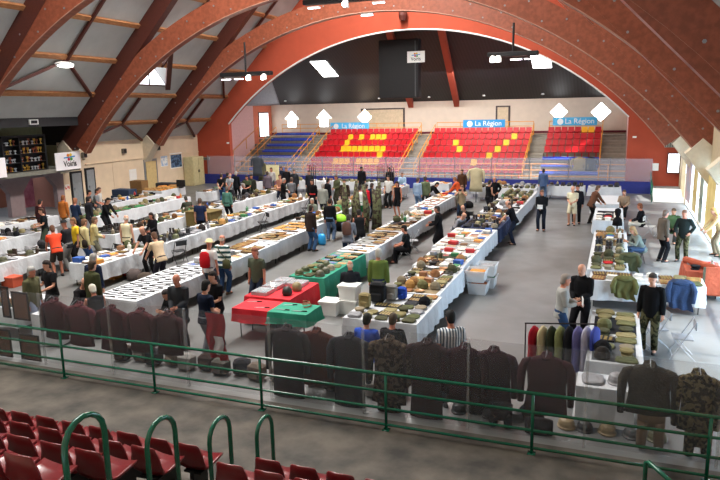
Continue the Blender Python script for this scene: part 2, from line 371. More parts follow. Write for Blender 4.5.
# glulam frames: a curved arch and two straight rafters each
def frame(y, cx, R, idx, dpt=1.05, wd=.42):
    xa = cx-math.sqrt(R*R-(3.15-ZC)**2); xb = cx+math.sqrt(R*R-(3.15-ZC)**2)
    a0 = math.atan2(3.15-ZC, xa-cx); a1 = math.atan2(3.15-ZC, xb-cx); n_ = 48
    rings = []
    for k in range(n_+1):
        a = a0+(a1-a0)*k/n_; c, s_ = math.cos(a), math.sin(a)
        rings.append([(cx+c*r, yy, ZC+s_*r) for r, yy in ((R, y-wd/2), (R+dpt, y-wd/2), (R+dpt, y+wd/2), (R, y+wd/2))])
    m_ = MB(); m_.loft(rings); struct('trim_arch_%d' % idx, m_, M_glulam)
    if idx == 4:
        pass
    bl = MB(); 
    for r in (R+.012,):
        for sgn in (-1, 1):
            rr = [(cx+math.cos(a0+(a1-a0)*k/n_)*r, y+sgn*(wd/2-.0), ZC+math.sin(a0+(a1-a0)*k/n_)*r) for k in range(n_+1)]
            bl.tube(rr, .022, 4)
    bolts = MB(); 
    for k in range(60):
        a = math.radians(18+k*2.45); rr_ = R+.25+.5*(k % 2)
        c, s_ = math.cos(a), math.sin(a)
        x, z = cx+c*rr_, ZC+s_*rr_
        if z < 3.4: continue
        bolts.loft([[(x+math.cos(q*PI/3)*.045, y-wd/2-t, z+math.sin(q*PI/3)*.045) for q in range(6)] for t in (0, .03)])
    struct('trim_arch_edge_%d' % idx, bl, mat('pale_edge', 'a98270', .6)); struct('trim_arch_bolts_%d' % idx, bolts, M_steel)
    rf = MB()
    for side in (-1, 1):
        X = (lambda t: XL+t) if side < 0 else (lambda t: XRR-t)
        if side > 0 and True: t_end = 14.5
        if side > 0: rf.cur = 1
        rf.bar((X(.15), y, 3.2), (X(14.8), y, EAVE+14.4), .46, .95 if side < 0 else 1.3, (side, 0, -1))
    struct('trim_rafter_%d' % idx, rf, [M_rafter_shade, M_glulam])
    cb = MB()
    for side in (-1, 1):
        x0 = XL if side < 0 else XR
        cb.prism([(x0, 2.0), (x0-side*.95, 3.3), (x0-side*.35, 3.9), (x0, 3.6)], 'y', y-.35, y+.35)
    struct('trim_corbel_%d' % idx, cb, mat('corbel_concrete', 'cfc3ac', .8, var=.08))
frame(37.0, XC, 19.55, 1); frame(29.7, XC+.7, 19.65, 2); frame(22.4, XC+.75, 20.3, 3); frame(15.1, XC+.6, 20.55, 4, 2.4)
# ---- far grandstand
ROWY = [53.5-.85*r for r in range(7)]; TZ = [2.86-.44*r for r in range(7)]
st = MB(); st.box(BX, .6, 54.3, 56, 0, 3.02)
for r in range(7): st.box(BX, .6, ROWY[r]-.05 if r == 6 else ROWY[r]-.05, 54.3 if r == 0 else ROWY[r-1]-.05, 0, TZ[r] if r else TZ[0])
struct('floor_grandstand', st, mat('stand_concrete', '8d8577', .85, var=.15, bump=.1))
for x0, x1, idx in ((-24.75, -23.5, 1), (-15.35, -14.2, 2), (-6.15, -5.15, 3), (-1.05, .6, 4)):
    s_ = MB()
    for r in range(7):
        s_.box(x0, x1, ROWY[r]-.47, ROWY[r]-.05, 0, TZ[r]-.22)
    struct('floor_stairs_%d' % idx, s_, mat('stand_steps', '978f80', .85, var=.1))
# low wall and advertising band in front of the far stand
struct('wall_barrier_far', MB().box(-29.4, 2.0, 42.62, 42.72, 0, .72), mat('navy_board', '26307e', .6, var=.1))
# ------------------------------------------------------------------ far seats
def seat_far_mb():
    m = MB(); m.box(-.21, .21, -.42, -.02, .36, .43, ch=.02); m.prism([(-.02, .36), (-.07, .4), (.01, .80), (.05, .80)], 'x', -.215, .215)
    m.box(-.04, .04, -.25, -.05, .0, .37); return m
M_red = mat('red_plastic', 'b3121c', .35, var=.08); M_yseat = mat('yellow_plastic', 'e9a51f', .35, var=.05); M_blue = mat('blue_plastic', '2c49b4', .4, var=.08)
red_me = seat_far_mb().mesh('seat_red', M_red); yel_me = seat_far_mb().mesh('seat_yellow', M_yseat)
bm_ = MB(); bm_.box(-.25, .25, -.42, -.02, .30, .44, ch=.03); bm_.box(-.25, .25, -.02, .02, .3, .52); blue_me = bm_.mesh('seat_blue', M_blue)
ORD = ['top', 'second', 'third', 'fourth', 'fifth', 'sixth', 'lowest']
def seat_row(blk, r, x0, x1, n, yel=(), kind='red'):
    for k in range(n):
        x = x0+(x1-x0)*(k+.5)/n; y = ROWY[r]; z = TZ[r]
        me, c = (blue_me, 'blue') if kind == 'blue' else ((yel_me, 'yellow') if k in yel else (red_me, 'red'))
        o = link('stadium_seat', me, None, (x, y, z+.002))
        tag(o, '%s plastic stadium seat in the %s row of the %s far seating block' % (c, ORD[r], blk), 'seat', '%s seats, %s row, %s far block' % (c, ORD[r], blk))
Y2 = {0: (), 1: (4, 6, 8, 9, 10), 2: (4,), 3: (4, 5, 6, 7, 8, 9, 10, 11), 4: (11,), 5: (4, 5, 6, 8, 9, 10, 11), 6: ()}
Y3 = {0: (), 1: (13,), 2: (4, 12), 3: (5, 11), 4: (10,), 5: (8,), 6: ()}
for r in range(7):
    seat_row('left centre', r, -23.4, -15.45, 16, Y2[r]); seat_row('right centre', r, -14.1, -6.25, 16, Y3[r])
    seat_row('right hand', r, -5.05, -1.15, 8, (5, 6) if r == 0 else (), 'red' if r < 4 else 'blue')
    seat_row('left hand', r, -28.6, -24.85, 8, (), 'blue')
# yellow handrails of the far stand
def rail_run(name, pts, label, zs=(.35, .7, 1.05), r=.028, m=M_yel, step=2.0, cat='railing', grp=None):
    t = thing(name, label, cat, pts[0], 0, grp); p0 = Vector(pts[0]); L = [Vector(p)-p0 for p in pts]
    for z in zs:
        MB().tube([p+Vector((0, 0, z)) for p in L], r, 6).obj('rail', m, t)
    for i in range(len(L)-1):
        d = L[i+1]-L[i]; nn = max(1, round(d.length/step))
        for k in range(nn+(1 if i == len(L)-2 else 0)):
            p = L[i]+d*(k/nn); MB().cyl(p.x, p.y, p.z, p.z+max(zs), r*.9, 6).obj('post', m, t)
    return t
for x0, x1, nm in ((-28.6, -24.9, 'left hand blue'), (-23.4, -15.45, 'left centre'), (-14.1, -6.25, 'right centre'), (-5.05, -1.1, 'right hand')):
    rail_run('yellow_railing', [(x0, 54.4, 3.03), (x1, 54.4, 3.03)], 'thin yellow railing behind the top row of the %s far seating block' % nm)
for x, nm, s_ in ((-24.8, 'left of the left centre red block', 0), (-23.5, 'between the blue block and the red block', 0), (-15.4, 'on the left side of the middle far stairs', 0), (-14.2, 'on the right side of the middle far stairs', 0), (-6.2, 'along the right end of the right centre block', 0), (-1.1, 'beside the wide grey steps at the far right', 0)):
    rail_run('stair_handrail', [(x, 47.8, .25), (x, 54.2, 3.03)], 'sloping yellow handrail %s of seats' % nm, (.45, .9), step=1.3, cat='handrail')
rail_run('stair_handrail', [(-28.9, 46.8, 0.1), (-28.9, 53.8, 3.0)], 'sloping yellow handrail nearest the pink wall at the far left', (.45, .9), step=1.3, cat='handrail')
rail_run('wall_handrail', [(-30.3, 46.5, .3), (-30.3, 53.0, 3.0)], 'sloping ochre handrail fixed along the pink end wall', (.9,), step=2.5, cat='handrail')
rail_run('yellow_railing', [(-28.9, 44.6, 0), (1.9, 44.6, 0)], 'long yellow railing of three bars behind the clear barrier at the far end', (.75, 1.15, 1.55), .032, step=2.4)
# clear barrier panels far
M_plexi = mat('clear_panel', 'c8d0e0', .25, alpha=.2, var=0)
t = thing('clear_barrier', 'long clear plastic barrier along the front of the far stand', 'barrier', (-13.5, 42.67, .735))
for k in range(13):
    MB().box(-15.4+k*2.38, -15.4+(k+1)*2.38-.03, -.012, .012, 0, 1.35).obj('panel', M_plexi, t)
    MB().bar((-15.4+k*2.38, 0, 0), (-15.4+k*2.38, 0, 1.4), .04).obj('post', M_steel, t)
# banners
M_ban = mat('banner_blue', '1f86bd', .6, var=.03)
for px0, px1, lab, txt in (((330, 122), (369, 131), 'long blue banner with faded white words above the left centre red block', 'La Région'), ((463, 120.5), (505, 127.5), 'bright blue banner reading La Région above the right centre red block', 'La Région'), ((553, 117.5), (597, 126), 'pale blue banner under the two right hand diamond windows', 'La Région')):
    a_, b_ = aty(*px0, 54.3), aty(*px1, 54.37); wd = b_.x-a_.x; zc = (a_.z+b_.z)/2+.03; ht = .62
    t = thing('banner', lab, 'banner', ((a_.x+b_.x)/2, 54.37, zc-ht/2))
    MB().box(-wd/2, wd/2, -.01, .01, 0, ht).obj('sheet', M_ban if 'bright' in lab else mat('banner_pale', '4fb0dc', .6), t)
    text(txt, t, (.35, -.02, ht*.5), (PI/2, 0, 0), .55, M_white)
    MB().loft([[(-wd/2+.55+.24*math.cos(q*PI/6), yy, ht*.48+.24*math.sin(q*PI/6)) for q in range(12)] for yy in (-.012, -.02)]).obj('round_emblem', M_white, t)
# black equipment box high on the end bay with white sign
bt = thing('scoreboard_cabinet', 'tall black cabinet hanging high in the middle of the end bay', 'cabinet', (-14.45, 45.2, 6.0))
MB().box(-1.35, 1.5, -.35, .35, 0, 3.95, ch=.04).obj('body', M_dark, bt)
MB().box(1.25, 1.32, -.38, -.35, .1, 3.8).obj('edge_strip', mat('grey_strip', '46484c', .4), bt)
t = thing('logo_sign', 'white sign with small coloured emblem on the black hanging cabinet', 'sign', (-13.1, 44.82, 8.35))
MB().box(-.62, .62, -.02, .02, 0, .75).obj('board', M_white, t)
def logo(parent, s, y, cx, cz, word, m_txt):
    MB().prism([(cx-.48*s, cz+.16*s), (cx+.48*s, cz+.22*s), (cx+.48*s, cz+.30*s), (cx-.48*s, cz+.24*s)], 'y', y, y-.01).obj('blue_band', mat('logo_blue', '2f86c8', .6), parent)
    for dx, dz, h in ((-.12, .36, 'e07a25'), (.1, .38, 'e3c022'), (-.08, .1, 'cc2244'), (.14, .1, '3f9a46')):
        MB().loft([[(cx+dx*s+.11*s*math.cos(q*PI/5), yy, cz+dz*s+.1*s*math.sin(q*PI/5)) for q in range(10)] for yy in (y-.01, y-.02)]).obj('colour_spot', plain(h, .6), parent)
    text(word, parent, (cx, y-.02, cz-.2*s), (PI/2, 0, 0), .56*s, m_txt, font_w=.85)
logo(t, .62, -.03, 0, .36, 'Voiris', M_dark)
# end-bay skylights
for (x, nm, idx) in ((-22.1, 'left', 13), (-5.35, 'right', 14)):
    y0, y1 = 48.4, 50.9
    o = MB(); o.add([(x-.65, y1, zback(y1)-.03), (x+.65, y1, zback(y1)-.03), (x+.65, y0, zback(y0)-.03), (x-.65, y0, zback(y0)-.03), (x-.65, y1, zback(y1)), (x+.65, y1, zback(y1)), (x+.65, y0, zback(y0)), (x-.65, y0, zback(y0))], [(0, 1, 2, 3), (7, 6, 5, 4), (0, 4, 5, 1), (2, 6, 7, 3)])
    q = struct('window_%d' % idx, o, M_lit)
for p in ((285, 95), (379, 89), (429, 90), (484, 89), (543, 87)):   # little white smoke detectors
    v = aty(*p, 55.0); tag(MB().lathe(0, 0, [(.1, 0), (.13, .05), (.07, .12)], 8).obj('ceiling_sensor', M_white, None, False, (v.x, 55.0, zback(55.0)-.14)), 'small round white sensor on the black ceiling of the end bay', 'sensor', 'sensors on the black end ceiling')
# orange wall fittings
for px, py, wd, ht, nm, lab in (((671.5), 145, .75, .28, 'wall_vent', 'slatted grey vent high on the orange wall at right'), (206, 158.5, .7, .22, 'wall_vent', 'slatted grey vent low on the orange wall at left'), (655.5, 167, .34, .44, 'wall_notice', 'white notice sheet on the orange wall at right'), (634.5, 137, .22, .1, 'exit_light', 'small white emergency light high on the orange wall at right'), (228, 143, .2, .12, 'exit_light', 'small white emergency light on the orange wall at left')):
    v = aty(px, py, 42.98); t = thing(nm, lab, nm.split('_')[1], (v.x, 42.99, v.z-ht/2))
    MB().box(-wd/2, wd/2, -.04, 0, 0, ht).obj('body', M_white if nm != 'wall_vent' else mat('vent', '9aa093', .6), t)
    if nm == 'wall_vent':
        for q in range(6): MB().box(-wd/2+.04+q*wd/6.2, -wd/2+.08+q*wd/6.2, -.06, -.04, .03, ht-.03).obj('slat', M_dark, t)
v = aty(673.5, 163, 42.98); t = thing('display_case', 'white framed display case on the orange wall beside the glazing', 'display case', (v.x, 42.95, v.z-.6))
MB().box(-.35, .35, -.1, 0, 0, 1.2).obj('case', mat('dark_frame', '3b2f2c', .5), t); MB().box(-.29, .29, -.12, -.1, .06, 1.14).obj('sheet', M_lit2, t)
# ramp and green rail in the far right corner
struct('floor_ramp', MB().prism([(39.2, 0), (43, 0), (43, .45), (41.2, .45)], 'x', 2.0, 3.5), mat('ramp', '8f8f8c', .8))
rail_run('green_handrail', [(1.9, 39.0, 0), (1.95, 42.8, .3)], 'short green handrail beside the ramp at the far right corner', (.5, 1.0), .03, M_green, 1.9, 'handrail')
for y0, y1, z0, z1, h, h2, lab in ((35.6, 38.2, .35, 2.85, 'cfa9a4', '9fa6b4', 'large pale pink painted panel on the glazing nearest the orange wall'), (32.9, 34.6, .3, 2.85, 'd8cf9e', 'b39a5a', 'tall pale yellow painted panel on the glazing'), (30.6, 31.8, .2, 2.8, 'a9b7a4', '5c6a66', 'tall grey green painted panel beside the green window frames'), (27.0, 29.6, .2, 2.8, 'e0cf8c', 'c7b070', 'wide yellow curtain panel on the glazing nearest the right edge')):
    t = thing('painted_panel', lab, 'panel', (XR-.03, (y0+y1)/2, 0)); wd = (y1-y0)/2
    fr_ = MB(); fr_.box(-.03, 0, -wd, wd, z0, z0+.05); fr_.box(-.03, 0, -wd, wd, z1-.05, z1); fr_.box(-.03, 0, -wd, -wd+.05, z0, z1); fr_.box(-.03, 0, wd-.05, wd, z0, z1); fr_.obj('frame', M_white, t)
    MB().box(-.02, -.005, -wd+.04, wd-.04, z0+.04, z1-.04).obj('painting', mat('pt'+h, h, .8, scale=1.2, color2=h2), t)
# ---- left wall: doors, signs, speakers, posters
for a_, b_, zt, num, hx in (((71, 0), (83, 0), 2.05, 4, '83888a'), ((86, 0), (96, 0), 2.15, 5, '8d9294')):
    y0 = atx(a_[0], 190, XL).y; y1 = atx(b_[0], 190, XL).y
    o = struct('door_%d' % num, MB().box(XL, XL+.05, y0, y1, 0, zt), M_dark)
    MB().box(XL+.04, XL+.08, y0+.12, y1-.12, .05, zt-.12).obj('door_leaf', plain(hx, .5), o)
    MB().box(XL+.08, XL+.13, y0+.2, y0+.28, .95, 1.1).obj('door_handle', M_steel, o)
y0 = atx(144, 170, XL).y; y1 = atx(157, 170, XL).y
o = struct('door_6', MB().box(XL, XL+.05, y0, y1, 0, 2.25), M_steel); MB().box(XL+.04, XL+.08, y0+.15, y1-.15, .05, 2.1).obj('door_leaf', plain('c9b07a', .5), o)
for px in ((83, 155), (123, 151), (157, 148)):
    v = atx(*px, XL); t = thing('wall_speaker', 'small square grey loudspeaker high on the cream wall, %s' % {83: 'nearest the white logo sign', 123: 'the middle one of three', 157: 'nearest the arch foot'}[px[0]], 'speaker', (XL, v.y, v.z))
    MB().box(0, .18, -.16, .16, -.16, .16, ch=.02).obj('box', plain('6d675f', .6), t); MB().box(.18, .2, -.11, .11, -.11, .11).obj('grille', M_dark, t)
for px, wd, ht, hx, lab in (((164, 161), .75, .75, '9fb6d2', 'pale blue square poster on the cream left wall'), ((176, 160.5), 1.4, 1.1, '54718f', 'wide blue photo poster on the cream left wall nearest the orange wall'), ((133, 176), .7, .9, 'e6e2da', 'white notice sheet beside the grey framed door'), ((67, 187), .35, .3, 'c83a2c', 'small red fire notice on the cream wall by the arcade')):
    v = atx(*px, XL); t = thing('wall_poster', lab, 'poster', (XL, v.y, v.z-ht/2))
    MB().box(0, .02, -wd/2, wd/2, 0, ht).obj('frame', M_white, t); MB().box(.02, .03, -wd*.45, wd*.45, ht*.06, ht*.94).obj('print', mat('pr'+hx, hx, .6, color2='e8e6e0' if hx != '54718f' else '20344c', scale=5, kind='camo'), t)
t = thing('storage_cupboard', 'tall cream storage cupboard against the left wall next to the orange wall', 'cupboard', (-29.3, 41.6, 0))
MB().box(-.5, .3, -.7, .7, 0, 2.1, ch=.02).obj('body', plain('c9bd92', .6), t)
for q in (-.35, .35): d_ = MB().box(.3, .33, q-.32, q+.32, .08, 2.0).obj('door', plain('c3b688', .6), t); MB().box(.33, .36, q*.2-.02, q*.2+.02, .95, 1.15).obj('handle', M_dark, d_)
# gallery: trophy cabinet, white panels
t = thing('trophy_cabinet', 'tall black shelved cabinet full of trophies on the gallery at left', 'cabinet', (-29.3, 26.35, 2.42))
cb = MB(); cb.box(-.25, .2, -1.4, -1.3, 0, 1.85); cb.box(-.25, .2, 1.3, 1.4, 0, 1.85); cb.box(-.3, -.25, -1.4, 1.4, 0, 1.85); cb.box(-.25, .2, -.35, -.28, 0, 1.85); cb.box(-.25, .2, -1.4, 1.4, 1.8, 1.9)
cb.obj('case', M_dark, t)
for q in range(4): MB().box(-.25, .18, -1.3, 1.3, .02+q*.45, .05+q*.45).obj('shelf', M_dark, t)
def trophy(seed):
    rnd = random.Random(seed); h = rnd.uniform(.16, .34); m = MB()
    m.lathe(0, 0, [(.05, 0), (.05, .04), (.015, .06), (.02, h*.45), (.055, h*.6), (.065, h*.95), (.055, h*.95), (.02, h*.62)], 8)
    if seed % 2: m.tube([(.055, 0, h*.6), (.1, 0, h*.75), (.06, 0, h*.92)], .008, 5); m.tube([(-.055, 0, h*.6), (-.1, 0, h*.75), (-.06, 0, h*.92)], .008, 5)
    return m.mesh('trophy', mat('gold', 'c9a24a', .3, .7) if seed % 3 == 0 else mat('silver', 'c4c8cc', .3, .6) if seed % 3 == 1 else mat('bronze_red', '8c4a34', .4, .3))
TM = [trophy(s) for s in range(8)]
for q in range(4):
    for k in range(15):
        y = 26.35-1.22+k*.174
        if abs(y-(26.35-.315)) < .09: continue
        o = link('trophy', TM[random.randrange(8)], None, (-29.3+random.uniform(-.1, .08), y, 2.42+.055+q*.45), random.uniform(0, 3))
        tag(o, 'trophy cup standing on the %s shelf of the black gallery cabinet' % ['bottom', 'second', 'third', 'top'][q], 'trophy', 'trophies on the %s gallery shelf' % ['bottom', 'second', 'third', 'top'][q])
for y0, y1, lab, lg in ((27.95, 29.78, 'white sign board with rainbow emblem and dark lettering on the gallery edge', 1), (22.9, 24.75, 'blank white board on the gallery edge at the far left of the photo', 0)):
    t = thing('logo_board', lab, 'sign', (-28.8, (y0+y1)/2, 2.3)); t.rotation_euler = (0, 0, PI/2)
    wd = y1-y0; MB().box(-wd/2, wd/2, -.04, 0, 0, .98).obj('board', mat('board_white', 'ece8ea', .5, var=.02), t)
    if lg: logo(t, .85, -.05, .1, .5, 'Voiris', M_dark)
t = thing('wall_lamp', 'small lit rectangular exit lamp on the black gallery fascia', 'lamp', (-28.3, 26.35, 5.0))
MB().box(-.04, .04, -.28, .28, -.13, .13).obj('housing', M_white, t); MB().box(.04, .05, -.2, .2, -.08, .08).obj('panel', M_dark, t)
t = thing('draped_banner', 'pink and white hanging cloth behind the arcade opening', 'cloth', (-31.2, 28.0, .2)); MB().box(-.02, .02, -.5, .5, 0, 1.75).obj('cloth', mat('pinkcloth', 'c98296', .8, color2='a85a72', scale=3), t)
# hanging lamp bars
def lamp_bar(px, y, wd, lab, spots, lit=30):
    c = aty(*px, y)
    t = thing('lighting_bar', lab, 'light', (c.x, y, c.z)); zr = ZC+math.sqrt(20.0**2-(c.x-XC)**2)-c.z
    MB().box(-wd/2, wd/2, -.22, .22, -.12, .12, ch=.03).obj('truss', M_dark, t)
    MB().cyl(0, 0, .12, zr, .06, 8).obj('hanging_pole', M_dark, t)
    for (dx, kind) in spots:
        if kind == 'spot':
            s_ = MB().lathe(dx, -.3, [(.1, -.42), (.16, -.4), (.14, -.12), (.07, -.05)], 10).obj('spotlight', M_white, t)
            MB().loft([[(dx+.13*math.cos(q*PI/5), yy, -.28+.13*math.sin(q*PI/5)) for q in range(10)] for yy in (-.46, -.47)]).obj('spot_lens', mat('spot_glow', 'fff6e8', .5, emit=lit, var=0), s_)
        else:
            s_ = MB().box(dx-.3, dx+.3, -.3, -.1, -.3, -.24).obj('tube_fitting', M_white, t)
            MB().box(dx-.28, dx+.28, -.28, -.12, -.32, -.30).obj('tube_glow', mat('tube_glow', 'f6ecff', .5, emit=8, var=0), s_)
    return c
cA = lamp_bar((246, 74), 36.2, 3.5, 'black hanging light bar with two bright spots under the left of the arch', [(-1.3, 'tube'), (-.4, 'tube'), (.35, 'spot'), (1.4, 'spot')])
cB = lamp_bar((513, 54), 36.2, 2.6, 'black hanging light bar with white fittings under the right of the arch', [(-1.0, 'spot'), (-.7, 'spot'), (.2, 'tube'), (.9, 'tube'), (1.1, 'tube')], 2)
cC = lamp_bar((352, -1), 30.5, 5.0, 'black hanging light bar at the very top of the photo', [(-1.9, 'tube'), (-.2, 'spot'), (1.4, 'tube')])
for p, y, lab in (((64, 58), 26, 'white oval floodlight glowing under the left roof slope'),):
    v = Vector((-25.2, 25.7, 7.75)); t = thing('roof_floodlight', lab, 'light', v)
    MB().ell((0, 0, 0), .32, .55, .12, 12, 6).obj('housing', M_white, t); MB().ell((.06, 0, -.08), .26, .45, .1, 12, 6).obj('diffuser', mat('flood_glow', 'fffaf2', .5, emit=14, var=0), t)
v = aty(367, 13, 36.95); v.z = ZC+math.sqrt(19.55**2-(v.x-XC)**2)-.125; t = thing('tube_light', 'short white tube light fixed under the crown of the brown arch', 'light', v); MB().box(-.35, .35, -.08, .08, 0, .12).obj('housing', M_white, t); MB().box(-.33, .33, -.07, .07, -.05, 0).obj('tube', mat('tube_glow', 'f6ecff', .5, emit=8, var=0), t)
v = aty(403, 17, 42.7); t = thing('ceiling_projector', 'dark cylinder fitting hanging below the crown of the arch', 'fixture', v); MB().lathe(0, 0, [(.28, .3), (.3, .1), (.22, -.2)], 10).obj('housing', plain('5a2a22', .5), t)
# ------------------------------------------------------------------ near stand
RY = [6.8-.85*k for k in range(5)]; RZ = [.15+.4*k for k in range(5)]
ns = MB()
for k in range(5): ns.box(-16, 6, RY[k]-.42, 7.25 if k == 0 else RY[k-1]-.42, -.1, RZ[k])
struct('floor_near_stand', ns, mat('near_concrete', '6b665e', .85, var=.3, scale=3))
def near_seat(hexc):
    sh = MB(); n_ = 9; rings = []
    prof = [(.40, .40), (.42, .43), (.30, .415), (.12, .40), (.03, .42), (-.02, .50), (-.06, .66), (-.10, .82), (-.115, .815), (-.085, .66), (-.05, .49), (.0, .395), (.12, .37), (.30, .385)]
    for i_, fx in enumerate([-1, -.85, -.5, 0, .5, .85, 1]):
        wv = .035*fx*fx
        rings.append([(fx*(.225 if z < .6 else .20 if z < .75 else .175), y+(wv if z > .5 else 0), z+(wv if z <= .5 else 0)-(.03*abs(fx)**6 if z > .75 else 0)) for y, z in prof])
    sh.loft(rings)
    t = link('stadium_seat', None); t['category'] = 'seat'
    o = sh.obj('seat_shell', mat('shell_'+hexc, hexc, .28, var=.1, spec=.6), t, True)
    b_ = MB(); b_.box(-.03, .03, -.02, .3, .0, .38); b_.box(-.14, .14, .0, .28, .33, .36); b_.obj('bracket', M_dark, t)
    return t
sred = near_seat('6e0f16'); sgreen = near_seat('0c6a3a'); first = [True]
def put_seat(x, k, lab, green=False, grp=None):
    src = sgreen if green else sred
    used = src.get('used', 0)
    if used: o = dup(src, (x, RY[k], RZ[k]))
    else: o = src; o.location = (x, RY[k], RZ[k]); src['used'] = 1
    o['label'] = lab
    if grp: o['group'] = grp
side = lambda x: 'left' if x < -4.5 else 'right'
cnt = {}
for k in range(4):
    for i_ in range(16):
        x = -10.67+.5*i_ if i_ < 12 else -3.95+.5*(i_-12)
        if k >= 2 and x > -4.5: continue
        g_ = (k == 1 and i_ == 4)
        nm = ['front row', 'second row', 'third row', 'fourth row'][k]; j = cnt.get((k, side(x)), 0); cnt[(k, side(x))] = j+1
        put_seat(x, k, ('green' if g_ else 'dark red')+' moulded seat in %s of near stand, %s of aisle' % (nm, side(x)) + (' among red ones' if g_ else ''), g_, None if g_ else 'red seats, near %s %s of aisle' % (nm, side(x)))
# bent green handrail hoops down the aisle
for k, (nm, xx, yy, zz, hh, ww) in enumerate((('lowest', -4.5, 7.62, 0.005, 1.02, .44), ('second lowest', -4.5, 6.52, .155, 1.37, .46), ('third', -4.5, 5.42, .955, 1.08, .48), ('topmost and nearest', -4.5, 4.36, 1.36, 1.2, .5))):
    t = thing('handrail_hoop', 'bent dark green tubular handrail hoop, %s of four down the near aisle' % nm, 'handrail', (xx, yy, zz))
    pts = [(0, -ww/2, 0), (0, -ww/2, hh-ww/2)]+[(0, -ww/2*math.cos(a*PI/8), hh-ww/2+ww/2*math.sin(a*PI/8)) for a in range(1, 8)]+[(0, ww/2, hh-ww/2), (0, ww/2, 0-.1)]
    MB().tube(pts, .03, 10).obj('hoop', M_green, t, True)
# green guard rail
RX = [-15.2, -12.75, -10.37, -8.1, -5.75, -3.38, -1.0, 1.42]
t = thing('guard_railing', 'long dark green four bar guard railing in front of the near stand', 'railing', (-6, 9.7, 0))
for zz in (.1, .39, .69, 1.0):
    MB().tube([(-9.5, 0, zz), (9.4, 0, zz)], .024 if zz < 1 else .028, 8).obj('rail', M_green, t, True)
for x in RX: p_ = MB().cyl(x+6, 0, 0, 1.02, .026, 8); p_.box(x+6-.06, x+6+.06, -.06, .06, 0, .015); p_.obj('post', M_green, t, True)
a_ = atz(646, 461, .55); b_ = atz(676, 486, .5)
t = thing('stub_handrail', 'short green handrail end sloping towards the camera at the bottom right', 'handrail', (a_.x, a_.y, 0))
MB().tube([(0, 0, 0.02), (0, 0, .53), (.03, -.03, .56), (b_.x-a_.x, b_.y-a_.y, .5)], .03, 8).obj('rail', M_green, t, True)
# ---- near clear barrier with garments hung on it
PY = 10.16; PH = 1.6
t = thing('clear_barrier', 'long clear plastic barrier behind the green guard railing, hung with coats', 'barrier', (-6, PY, 0))
M_pl2 = mat('clear_panel_near', '9a9fa8', .3, alpha=.1, var=0)
for k in range(11):
    x0 = -10.9+k*1.85
    p_ = MB().box(x0+.02, x0+1.83, -.006, .006, .05, PH).obj('panel', M_pl2, t)
    MB().box(x0-.02, x0+.02, -.02, .02, 0, PH).obj('post', mat('clear_post', 'b5b8ba', .3, alpha=.3, var=0), t)
def garment_mb(top, length, hw, sleeve, dp=.1, waist=.9, flare=1.05):
    """hanging jacket or coat seen in the round, hung from z=top, axis x across the shoulders; origin at floor"""
    m = MB(); n_ = 20; rings = []
    prof = [(0, .16, .5), (.02, .3, .6), (.06, .6, .8), (.12, .88, .95), (.2, 1.0, 1.0), (.4, .93, 1.05), (.6*length/ max(length, .8), waist, 1.0)]
    L = length
    zs = [0, .025, .05, .10, .18, .34, L*.55, L*.8, L]
    ws = [.2, .36, .66, .9, 1.0, .96, waist, .5*(waist+flare), flare]
    ds = [.45, .6, .75, .9, 1.0, 1.05, .95, 1.0, 1.05]
    for z, w_, d_ in zip(zs, ws, ds):
        ring = []
        for q in range(n_):
            a = 2*PI*q/n_; wob = 1+.06*math.sin(a*5+z*3)*min(1, z/.5)
            c_, s_ = math.cos(a), math.sin(a)
            ring.append((hw*.86*w_*abs(c_)**.8*(1 if c_ > 0 else -1)*wob, dp*d_*abs(s_)**.9*(1 if s_ > 0 else -1)*wob, top-z))
        rings.append(ring)
    m.loft(rings[::-1])
    return m
def sleeve_mb(top, hw, sl, sd):
    m = MB()
    if 1:
        pts = [(sd*hw*.62, 0, top-.10), (sd*hw*.88, 0, top-.15), (sd*hw*1.0, -.01, top-.27), (sd*hw*1.04, -.02, top-.27-sl*.45), (sd*hw*1.03, -.04, top-.27-sl)]
        m.tube(pts, [(.055, .05), (.075, .07), (.085, .075), (.07, .065), (.058, .05)], 10)
    return m
def garment(x, top, length, hw, sl, mt, label, name='hanging_coat', y=PY+.24, extra=None, buttons=None):
    t = thing(name, label, 'coat' if 'coat' in name or 'jacket' in name else 'garment', (x, y, 0))
    b_ = garment_mb(top, length, hw, sl).obj('body', mt, t, True); [sleeve_mb(top, hw, sl, sd).obj('sleeve', mt, t, True) for sd in (-1, 1)]
    MB().tube([(-.075, -.01, top-.02), (-.055, .045, top+.01), (0, .06, top+.015), (.055, .045, top+.01), (.075, -.01, top-.02), (.05, -.06, top-.05), (-.05, -.06, top-.05)], .032, 8, closed=True).obj('collar', mt, t, True)
    if extra: MB().box(-hw*.7, hw*.7, -.105, -.09, top-length*.56, top-length*.52).obj('belt', extra, t)
    MB().tube([(0, 0, top), (0, 0, top+.07), (0, -.06, top+.11), (0, -.14, top+.08), (0, -.22, top+.04)] if y > PY else [(0, 0, top), (0, 0, top+.08)], .005, 5).obj('hanger_hook', M_steel, t)
    return t
def gx(px, py): return aty(px, py, PY+.24).x
def gz(px, py): return aty(px, py, PY+.24).z
CL = {}
def fabric(h, **k): return mat('fabric_'+h+k.get('kind', ''), h, .92, bump=0, scale=3, var=k.pop('var', .2), spec=.15, **k)
